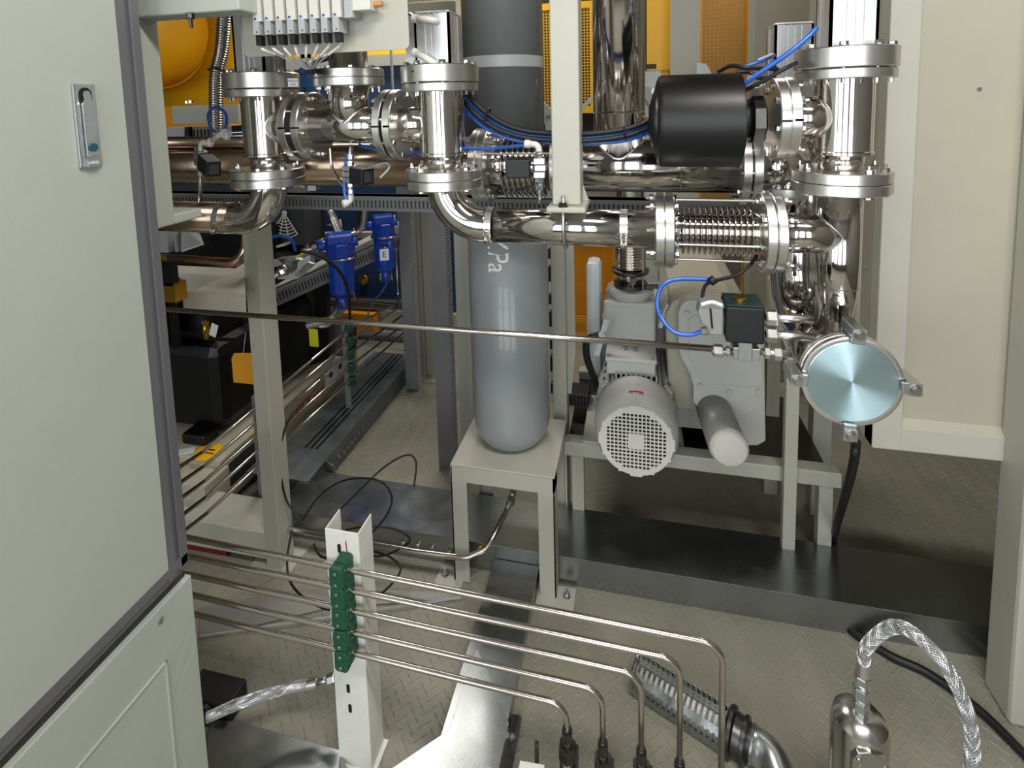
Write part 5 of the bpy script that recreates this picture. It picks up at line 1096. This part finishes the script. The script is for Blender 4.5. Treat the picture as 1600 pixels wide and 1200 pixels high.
# copper-tone pipe and fan boxes between the beams
single('bent_pipe', MB().tube(fillet([A(240, 405, Y=1.75), A(388, 413, Y=1.75), A(386, 370, Y=1.78)], .07, 8), .022, 20), 'copper_pipe', 'warm steel pipe bending up behind the left cream post', 'pipe')
t = thing('fan_box', 'pale metal box with a dark opening between the left elbow and the middle beam', 'box', A(300, 395, Y=2.0))
part('front', MB().box(A(242, 394, Y=2.0), A(272, 360, Y=2.04)), 'trunk_light', t); part('side', MB().box(A(274, 394, Y=2.0), A(284, 358, Y=2.04)), 'trunk_light', t); part('plate', MB().prism([A(283, 394, Y=2.02), A(318, 382, Y=2.3), A(312, 366, Y=2.3), A(300, 356, Y=2.2), A(283, 356, Y=2.02)], (.004, .0, 0)), 'trunk_light', t)
part('dark_fill', MB().box((-2.6, 2.35, .66), (-1.80, 2.7, .93)), 'hole', t)  # near-black block filling the dark area behind the box
single('crossbeam', MB().box((-2.6, 2.0, A(300, 431, Y=2.0).z), (-1.60, 2.03, A(300, 420, Y=2.0).z)), 'cream_wall', 'cream cross beam with shade put into its darker colour, above the middle beam of the skid frame', 'beam')  # darker cream carries the shade on this beam
# filters
def filt(label, x, y, w, zt_, zb_, Y, lab=False):
    c0 = A(x, y, Y=Y); R_ = A(x+w/2, y, Y=Y).x-A(x-w/2, y, Y=Y).x; R_ = R_/2*.95; t = thing('air_filter', label, 'filter', (c0.x, Y, A(x, zb_, Y=Y).z), 'blue compressed air filters')
    z1 = A(x, zt_, Y=Y).z; z0 = A(x, zb_, Y=Y).z; h = z1-z0; zh = z0+h*.66
    part('bowl', MB().lathe((c0.x, Y, z0), (0,0,1), [(0, R_*.35), (h*.05, R_*.75), (h*.10, R_*.93), (zh-z0, R_)], 28), 'blue', t)
    part('head', MB().lathe((c0.x, Y, zh), (0,0,1), [(0, R_*1.06), (h*.20, R_*1.12), (h*.22, R_*.95)], 8, False, rot=.3), 'blue', t)
    part('cap', MB().obox((c0.x, Y, z1-h*.06), (R_*.95, R_*.8, h*.075), rz=.6), 'blue', t, bev=.008)
    part('port', MB().cyl((c0.x-R_*.7, Y-R_*.5, z1-h*.14), (c0.x-R_*1.35, Y-R_*.95, z1-h*.16), R_*.42, 18).cyl((c0.x+R_*.7, Y+R_*.3, z1-h*.14), (c0.x+R_*1.2, Y+R_*.6, z1-h*.12), R_*.4, 18), 'blue', t)
    part('port_nut', MB().hex((c0.x-R_*1.35, Y-R_*.95, z1-h*.16), (c0.x-R_*1.7, Y-R_*1.2, z1-h*.17), R_*.3).cyl((c0.x-R_*1.7, Y-R_*1.2, z1-h*.17), (c0.x-R_*2.3, Y-R_*1.6, z1-h*.19), R_*.15, 10), 'bolt', t)
    part('support_ring', MB().ring((c0.x, Y, zh-.004), (0,0,1), R_*1.16, .006, 28, 6), 'bolt', t)
    part('drain', MB().cyl((c0.x, Y, z0-.05), (c0.x, Y, z0+.01), R_*.4, 14), 'blue', t)
    if lab:
        part('label_plate', MB().obox((c0.x+R_*.45, Y-R_*.93, z0+h*.36), (R_*.42, .002, h*.10), rz=.45), 'paper', t); text('E', h*.14, Matrix.Translation((c0.x+R_*.47, Y-R_*.93-.003, z0+h*.36)) @ Matrix.Rotation(.45, 4, 'Z') @ Matrix.Rotation(PI/2, 4, 'X'), 'blue_panel', t)
        part('name_strip', MB().obox((c0.x+R_*.45, Y-R_*.93, z0+h*.52), (R_*.36, .002, h*.02), rz=.45), 'hole', t)
    return t
filt('nearer blue air filter with long bowl above the clamp stack', 532, 400, 38, 366, 464, 2.25)
filt('farther blue air filter with white label in front of the dark blue machine', 600, 380, 31, 337, 425, 2.45, True)
c = A(531, 474, Y=2.25); t = thing('drain_valve', 'small steel drain valve under the nearer blue filter', 'valve', c); part('body', MB().hex(c, c+V((0,0,.03)), .016).box(c+V((.005,-.02,-.01)), c+V((.035,-.01,.03))), 'zinc', t); part('hose', MB().tube([c, A(520, 492, Y=2.2), A(512, 505, Y=2.15)], .014, 12), 'braid', t)
c = A(603, 434, Y=2.5); t = thing('brass_tap', 'small tap with tan and brass parts below the farther blue filter', 'valve', c); part('plastic_nut', MB().box(c+V((-.03,-.01,-.012)), c+V((0,.01,.02))), 'cream', t); part('brass_body', MB().cyl(c, c+V((.03,0,.005)), .012, 12), 'brass', t); part('lever', MB().cyl(c+V((.035,0,-.012)), c+V((.03,0,.035)), .005, 10), 'bolt', t)
single('air_tube', MB().tube(spline([A(606, 440, Y=2.5), A(595, 458, Y=2.6), A(580, 475, Y=2.7), A(573, 500, Y=2.8)]), .005, 8), 'blue_tube', 'thin blue air tube slanting down from the small tap', 'tube', 'blue air tubes')
c = A(570, 436, Y=3.395); single('brass_plug', MB().cyl(c, c+V((0,-.02,0)), .035, 16).hex(c+V((0,-.02,0)), c+V((.02,-.05,-.005)), .022), 'brass', 'small brass plug on the dark blue machine wall', 'plug')
bm = thing('blue_machine', 'dark blue machine cabinet far behind the filters with pale top edge', 'machine', (-1.6, 3.6, 0))
part('body', MB().box((-2.6, 3.4, .10), (-1.02, 3.9, 1.80)), 'blue_panel', bm, bev=.004); part('top_band', MB().box((-2.6, 3.36, 1.79), (-1.02, 3.9, 1.865)), 'cream', bm); part('foot_band', MB().box((-2.6, 3.36, .0), (-1.02, 3.9, .10)), 'cream', bm)
part('door_frame', MB().box((-2.08, 3.392, 1.35), (-2.0, 3.4, 1.72)), 'trunk_light', bm)
p = A(612, 100, Y=3.0); single('thin_rod', MB().cyl((p.x, 3.0, 0), (p.x, 3.0, 2.4), .008, 10), 'trunk_light', 'thin pale vertical rod in front of the dark blue machine', 'rod')
single('yellow_block', MB().box((-1.95, 3.2, .004), (-1.72, 3.3, .13)), 'yellow_dark', 'low yellow block at the foot of the dark blue machine', 'block')
# cream rack beams, hoses and fan guard behind the slant trunk
rk = thing('rack_frame', 'cream rack beams crossing behind the slotted trunk, upper left rear', 'frame', (-1.9, 2.6, 0))
part('long_rail', MB().bar(A(400, 470, Y=2.10), A(660, 335, Y=2.95), .06, .04), 'cream', rk); part('rear_rail', MB().bar(A(440, 395, Y=2.8), A(560, 400, Y=2.8), .05, .05), 'cream', rk)
part('rear_rail', MB().bar(A(470, 368, Y=3.05), A(620, 366, Y=3.05), .05, .035), 'cream', rk); part('brace', MB().bar(A(500, 325, Y=2.9), A(470, 372, Y=2.9), .04, .03), 'trunk_light', rk)
part('upright', MB().box((A(468, 330, Y=2.85).x-.03, 2.85, .0), (A(468, 330, Y=2.85).x+.02, 2.89, 1.5)), 'cream', rk)
part('bracket', MB().prism([A(488, 368, Y=2.7), A(502, 362, Y=2.7), A(502, 378, Y=2.7), A(488, 378, Y=2.7)], (0,.02,0)), 'white', rk); part('bracket', MB().prism([A(510, 352, Y=3.0), A(530, 343, Y=3.0), A(532, 356, Y=3.0)], (0,.02,0)), 'white', rk)
part('foot_plate', MB().bar(A(420, 388, Y=2.4), A(450, 380, Y=2.4), .06, .012), 'white', rk)
def hose(label, pts, r, pitch=.010, m='bolt', grp=None):
    P = spline(pts, 10); L = sum((P[i+1]-P[i]).length for i in range(len(P)-1)); n = int(L/pitch)*4; Q = []; i = 0; acc = 0
    for k in range(n+1):
        s_ = L*k/n
        while i < len(P)-2 and acc+(P[i+1]-P[i]).length < s_: acc += (P[i+1]-P[i]).length; i += 1
        l = (P[i+1]-P[i]).length; Q.append(P[i].lerp(P[i+1], min(1, (s_-acc)/l)))
    rr = [r, r*.93, r*.84, r*.93]
    single('corrugated_hose', MB().tube(Q, lambda u: rr[int(round(u*n)) % 4], 14), m, label, 'hose', grp)
hose('corrugated metal hose hanging down in front of the yellow tank', [A(352, -40, Y=1.9), A(350, 28, Y=1.9), A(346, 80, Y=1.9), A(338, 120, Y=1.88), A(338, 190, Y=1.86), A(339, 215, Y=1.85)], .028)
single('cable_tie', MB().ring(A(338, 109, Y=1.885), (0, .1, 1), .030, .003, 24, 6), 'rubber', 'black cable tie round the corrugated metal hose', 'cable tie')
hose('corrugated grey hose upright beside the fan guard', [A(474, 330, Y=2.6), A(476, 360, Y=2.6), A(476, 392, Y=2.6)], .026, .012, 'flange')
hose('corrugated grey hose slanting down to the nearer blue filter', [A(508, 318, Y=2.6), A(520, 340, Y=2.6), A(533, 372, Y=2.5)], .024, .012, 'flange')
single('black_hose', MB().tube([A(455, 325, Y=2.55), A(462, 355, Y=2.55), A(466, 395, Y=2.5)], .018, 12), 'rubber', 'black hose beside the fan guard', 'hose')
single('steel_hose', MB().tube(spline([A(570, 325, Y=2.3), A(568, 348, Y=2.3), A(560, 362, Y=2.3), A(548, 368, Y=2.27)]), .014, 12), 'bolt', 'bright steel hose bending into the nearer blue filter', 'hose')
single('black_hose', MB().tube(spline([A(562, 325, Y=2.35), A(558, 355, Y=2.35), A(552, 385, Y=2.3), A(549, 395, Y=2.3)]), .010, 10), 'rubber', 'black hose behind the bright steel hose', 'hose')
fg = thing('fan_guard', 'white wire fan guard partly hidden by the left elbow', 'guard', A(444, 352, Y=2.4)); c = A(444, 333, Y=2.4)
part('hub', MB().cyl(c, c+V((0,.006,0)), .014, 14), 'white', fg)
for k in range(7):
    R_ = .028+.0165*k; part('ring_wire', MB().tube([c+V((R_*math.cos(q), 0, R_*math.sin(q))) for q in [-2.25+1.25*j/14 for j in range(15)]], .0028, 6), 'white', fg)
for q in (-2.25, -1.85, -1.45, -1.0): part('spoke', MB().bar(c, c+V((.13*math.cos(q), 0, .13*math.sin(q))), .005, .004), 'white', fg)
part('fan_case', MB().box((c.x-.16, 2.42, c.z-.17), (c.x+.10, 2.60, c.z+.10)), 'dark_trunk', fg)
# sensor on the post right side
sn = thing('junction_sensor', 'grey box sensor with round connector and yellow strip right of the left cream post', 'sensor', A(462, 430, Y=1.75))
a = A(433, 437, Y=1.75); b = A(466, 408, Y=1.75); part('body', MB().prism([a, A(466, 436, Y=1.75), A(487, 416, Y=1.9), A(484, 396, Y=1.9), A(460, 402, Y=1.75), A(433, 404, Y=1.75)], (0, .03, 0)), 'zinc', sn, bev=.003)
part('yellow_strip', MB().bar(A(463, 402, Y=1.74), A(478, 394, Y=1.84), .004, .008), 'yellow_tag', sn); p = A(447, 421, Y=1.745); part('socket', MB().cyl(p, p+V((-.01,-.02,0)), .022, 24), 'zinc', sn)
part('plug', MB().cyl(p+V((-.01,-.02,0)), A(436, 428, Y=1.70), .013, 16).hex(A(441, 425, Y=1.71), A(434, 429, Y=1.69), .015), 'bolt', sn); part('cable', MB().tube([A(436, 428, Y=1.70), A(421, 438, Y=1.62), A(408, 446, Y=1.58)], .006, 10), 'white', sn)
part('label', MB().bar(A(466, 414, Y=1.74), A(484, 404, Y=1.87), .003, .022), 'paper', sn)
single('air_tube', MB().tube(spline([A(415, 373, Y=1.7), A(440, 368, Y=1.72), A(456, 376, Y=1.74), A(462, 392, Y=1.76)]), .006, 10), 'blue_tube', 'dark blue tube arching into the grey box sensor', 'tube')
single('cable', MB().tube(spline([A(470, 392, Y=1.78), A(500, 400, Y=1.8), A(530, 424, Y=1.85), A(544, 455, Y=1.9), A(547, 500, Y=1.95)]), .006, 10), 'rubber', 'black cable arching from the grey sensor over the nearer filter', 'cable')
t = thing('yellow_tag', 'bright yellow tag hanging below a dull pipe clamp behind the long tube', 'tag', A(490, 530, Y=1.9)); a = A(484, 541, Y=1.9); b = A(496, 515, Y=1.9); part('card', MB().box((a.x, 1.9, a.z), (b.x, 1.902, b.z)), 'yellow_tag', t); part('pipe_clamp', MB().cyl(A(482, 508, Y=1.92), A(512, 502, Y=1.92), .018, 16).tube(spline([A(500, 510, Y=1.9), A(512, 508, Y=1.9), A(522, 498, Y=1.9)]), .008, 10), 'zinc', t)
c = A(535, 508, Y=2.3); single('oil_canister', MB().cyl(c+V((0,0,-.14)), c+V((0,.02,.02)), .060, 24, ch=.008), 'dark_trunk', 'dark cylindrical canister behind the long tube, left of the farther clamp stack', 'canister')
# items just above the base beam at the far left
t = thing('red_bracket', 'dark red bracket with a white cap under the left base beam', 'bracket', A(330, 845, Z=.01)); p = A(330, 848, Z=.01); part('plate', MB().box((p.x-.1, p.y-.03, 0), (p.x+.09, p.y+.05, .02)), 'dark_red', t); c = A(322, 838, Z=.02); part('white_cap', MB().cyl(c, c+V((0,0,.03)), .02, 14), 'white', t)
# ================================================================== FAR BACKGROUND: YELLOW MACHINES
ty_ = thing('yellow_tank', 'large yellow tank with a welded seam seen through the cream frame opening', 'tank', A(300, 160, Y=3.1))
c = A(215, 40, Y=3.1); ax = V((1, -.25, .12)).normalized()
part('shell', MB().lathe(c-ax*.8, ax, [(0,.42),(.8,.44),(.90,.43),(1.02,.36),(1.10,.22),(1.13,.0001)], 48), 'tank_yellow', ty_); part('seam', MB().ring(c+ax*.06, ax, .441, .010, 48, 6), 'tank_yellow', ty_)
part('support', MB().box((c.x-.8, 3.02, 0), (c.x+.70, 3.22, 1.42)), 'dark_trunk', ty_); part('cradle', MB().box((c.x-.8, 3.0, 1.42), (c.x+.75, 3.25, A(300, 166, Y=3.0).z)), 'yellow_dark', ty_)
single('machine_cladding', MB().box((A(245,0,Y=3.5).x-.6, 3.6, 1.45), (A(400,0,Y=3.5).x+.1, 3.65, 2.6)), 'yellow', 'yellow machine panel behind the corrugated metal hose', 'panel')
t = thing('yellow_gantry', 'yellow frame strip above the dark blue machine between the valves', 'frame', A(600, 90, Y=3.5)); part('rail', MB().box((A(430, 90, Y=3.5).x, 3.5, 1.86), (A(650, 90, Y=3.5).x, 3.54, 1.93)), 'yellow', t); part('upright', MB().box((A(470,90,Y=3.5).x, 3.5, 1.2), (A(486,90,Y=3.5).x, 3.54, 2.2)), 'yellow', t)
single('cream_beam', MB().box((-2.35, 2.35, A(300, 194, Y=2.35).z), (A(372, 170, Y=2.35).x, 2.42, A(300, 165, Y=2.35).z)), 'cream', 'cream beam across below the yellow tank', 'beam', bev=.003)
p = A(298, 162, Y=2.37); t = thing('hex_bolts', 'two small bright bolts on the cream beam below the yellow tank', 'bolt', p); part('bolt', MB().hex(p, p+V((0,0,.02)), .012), 'bolt', t); part('bolt', MB().hex(p+V((-.025,0,0)), p+V((-.025,0,.016)), .010), 'bolt', t)
t = thing('connector_strip', 'grey terminal strip with slots under the upper cream beam', 'terminal strip', A(310, 210, Y=2.2)); a = A(297, 218, Y=2.2); b = A(352, 197, Y=2.2); part('strip', MB().box((a.x, 2.2, a.z), (b.x, 2.24, b.z)), 'trunk', t)
for k in range(7): part('slot', MB().box((a.x+.025+.02*k, 2.196, a.z+.012), (a.x+.032+.02*k, 2.2, b.z-.014)), 'hole', t)
a = A(262, 220, Y=2.2); part('pale_block', MB().box((a.x, 2.2, a.z), (a.x+.10, 2.24, A(262, 199, Y=2.2).z)), 'trunk_light', t); part('dark_block', MB().box((a.x+.105, 2.2, a.z), (a.x+.15, 2.24, A(262, 199, Y=2.2).z)), 'hole', t)
# guards and posts, centre and right
YG = 3.3
def guard(label, px0, py0, px1, py1, Y, m, pitch=.0155, th=.004, fr=(.03, .03)):
    a = A(px0, py1, Y=Y); b = A(px1, py0, Y=Y); t = thing('mesh_guard', label, 'guard', ((a.x+b.x)/2, Y, a.z))
    mb = MB(); grid(mb, a.x, b.x, a.z, b.z, Y, pitch, th); part('wire_mesh', mb, m, t, kind='stuff')
    for x0, x1, z0, z1 in ((a.x-fr[0], a.x, a.z-fr[1], b.z+fr[1]), (b.x, b.x+fr[0], a.z-fr[1], b.z+fr[1]), (a.x, b.x, a.z-fr[1], a.z), (a.x, b.x, b.z, b.z+fr[1])): part('frame_bar', MB().box((x0, Y-.004, z0), (x1, Y+.02, z1)), m, t)
    part('foot_post', MB().box((a.x-fr[0], Y+.0, 0), (a.x, Y+.02, a.z-fr[1])), m, t)
    return t
guard('upper yellow mesh guard visible on both sides of the hanger post', 843, 12, 921, 168, YG, 'yellow', .0175, .005, (.02, .04))
single('interior_shade', MB().box((A(836,100,Y=YG).x, YG+.15, 1.2), (A(925,100,Y=YG).x, YG+.5, 2.5)), 'hole', 'black block standing for the shade behind the upper yellow mesh guard', 'machine')  # near-black block paints the shade seen through the mesh
guard('lower orange-yellow mesh guard between the cream post and the booster pump', 892, 386, 958, 492, YG, 'yellow_dark', .0175, .004, (.02, .05))
single('machine_cladding', MB().box((A(885,500,Y=YG).x, YG+.12, .0), (A(965,500,Y=YG).x, YG+.18, .75)), 'yellow_dark', 'orange-yellow panel behind and under the lower mesh guard', 'panel')
a = A(1011, 110, Y=YG); b = A(1048, 110, Y=YG); single('yellow_post', MB().box((a.x, YG, a.z), (b.x, YG+.06, 2.6)).box((a.x+.01, YG+.005, .9), (b.x-.01, YG+.05, a.z)), 'yellow', 'broad yellow upright between the big pipe and the cream upright', 'post')
a = A(1048, 110, Y=3.1); b = A(1093, 110, Y=3.1); single('cream_upright', MB().box((a.x, 3.1, .0), (b.x, 3.16, 2.6)), 'cream', 'cream upright behind the top of the black silencer', 'post')
guard('fine yellow mesh guard right of the cream upright', 1096, -30, 1166, 165, 3.25, 'yellow_dark', .0215, .0035, (.015, .02))
single('beige_backing', MB().box((A(1090,0,Y=3.5).x, 3.5, .6), (A(1178,0,Y=3.5).x, 3.54, 2.7)), 'backing', 'beige panel behind the fine yellow mesh guard', 'panel')
a = A(1215, 400, Y=3.2); single('amber_panel', MB().box((A(1178,450,Y=3.2).x-.06, 3.2, 0), (A(1250,450,Y=3.2).x, 3.24, 1.0)), 'yellow', 'yellow panel showing between the vacuum pump and the bent pipe', 'panel')
a = A(1176, 100, Y=2.9); b = A(1392, 100, Y=2.9); single('beige_partition', MB().box((a.x, 2.9, .0), (b.x+.3, 2.94, 2.7)), 'cream_wall', 'tall beige partition behind the rear aluminium cylinder', 'partition')
p = A(1176, 50, Y=2.895); t = thing('partition_edge', 'pale edge strip of the beige partition with tiny screws', 'strip', (p.x, 2.89, 0)); part('strip', MB().box((p.x-.02, 2.885, 0), (p.x+.01, 2.9, 2.7)), 'cream', t)
t = thing('blower_housing', 'pale grey blower housing parts beside the big upright pipe', 'machine', A(1015, 180, Y=2.9)); 
part('plate', MB().prism([A(1006,112,Y=2.9), A(1032,110,Y=2.9), A(1034,130,Y=2.9), A(1036,180,Y=2.9), A(1006,186,Y=2.9)], (0,.05,0)), 'machine_light', t, bev=.004)
part('cheek', MB().prism([A(1006,133,Y=2.86), A(1024,136,Y=2.86), A(1034,150,Y=2.86), A(1034,176,Y=2.86), A(1018,170,Y=2.86), A(1006,152,Y=2.86)], (0,.03,0)), 'machine', t, bev=.004)
p = A(1023, 143, Y=2.86); part('screw', MB().cyl(p, p+V((0,-.01,0)), .018, 18), 'zinc', t); part('rounded_plate', MB().prism([A(1090,98,Y=2.9), A(1104,100,Y=2.9), A(1112,115,Y=2.9), A(1090,116,Y=2.9)], (0,.04,0)), 'machine_light', t); part('stand', MB().box((p.x-.05, 2.92, 0), (p.x+.02, 2.98, A(1020,180,Y=2.9).z)), 'machine_light', t); p = A(1016, 104, Y=2.9); part('black_cap', MB().box(p+V((-.02,-.01,-.012)), p+V((.03,.02,.012))), 'black', t)
t = thing('pale_bracket', 'pale blue-grey bent bracket under the upper yellow mesh guard', 'bracket', A(858, 190, Y=2.6)); part('arm', MB().prism([A(842,153,Y=2.6), A(862,172,Y=2.6), A(862,184,Y=2.6), A(846,198,Y=2.6), A(842,198,Y=2.6)], (0,.03,0)), 'machine_light', t); part('stand', MB().box((A(852,180,Y=2.6).x, 2.60, 0), (A(860,180,Y=2.6).x, 2.66, A(850,180,Y=2.6).z)), 'machine_light', t); part('arm', MB().prism([A(906,168,Y=2.6), A(925,148,Y=2.6), A(925,158,Y=2.6), A(908,172,Y=2.6)], (0,.03,0)), 'machine_light', t)
t = thing('top_recess', 'brown shaded recess with cream frame behind the middle aluminium cylinder', 'panel', A(680, 30, Y=2.3)); part('panel', MB().box(A(630, 62, Y=2.3), A(708, 4, Y=2.34)), 'pale_base', t); part('frame', MB().box(A(628, 3, Y=2.28), A(712, -20, Y=2.3)), 'cream', t); part('side', MB().box(A(705, 80, Y=2.28), A(712, 3, Y=2.3)), 'cream', t)
# small label card and hose tops glimpsed over the trunk
t = thing('label_card', 'small white label card glimpsed above the slotted trunk', 'label', A(487, 294, Y=2.4)); part('card', MB().box(A(481, 298, Y=2.4), A(493, 289, Y=2.405)), 'paper', t)
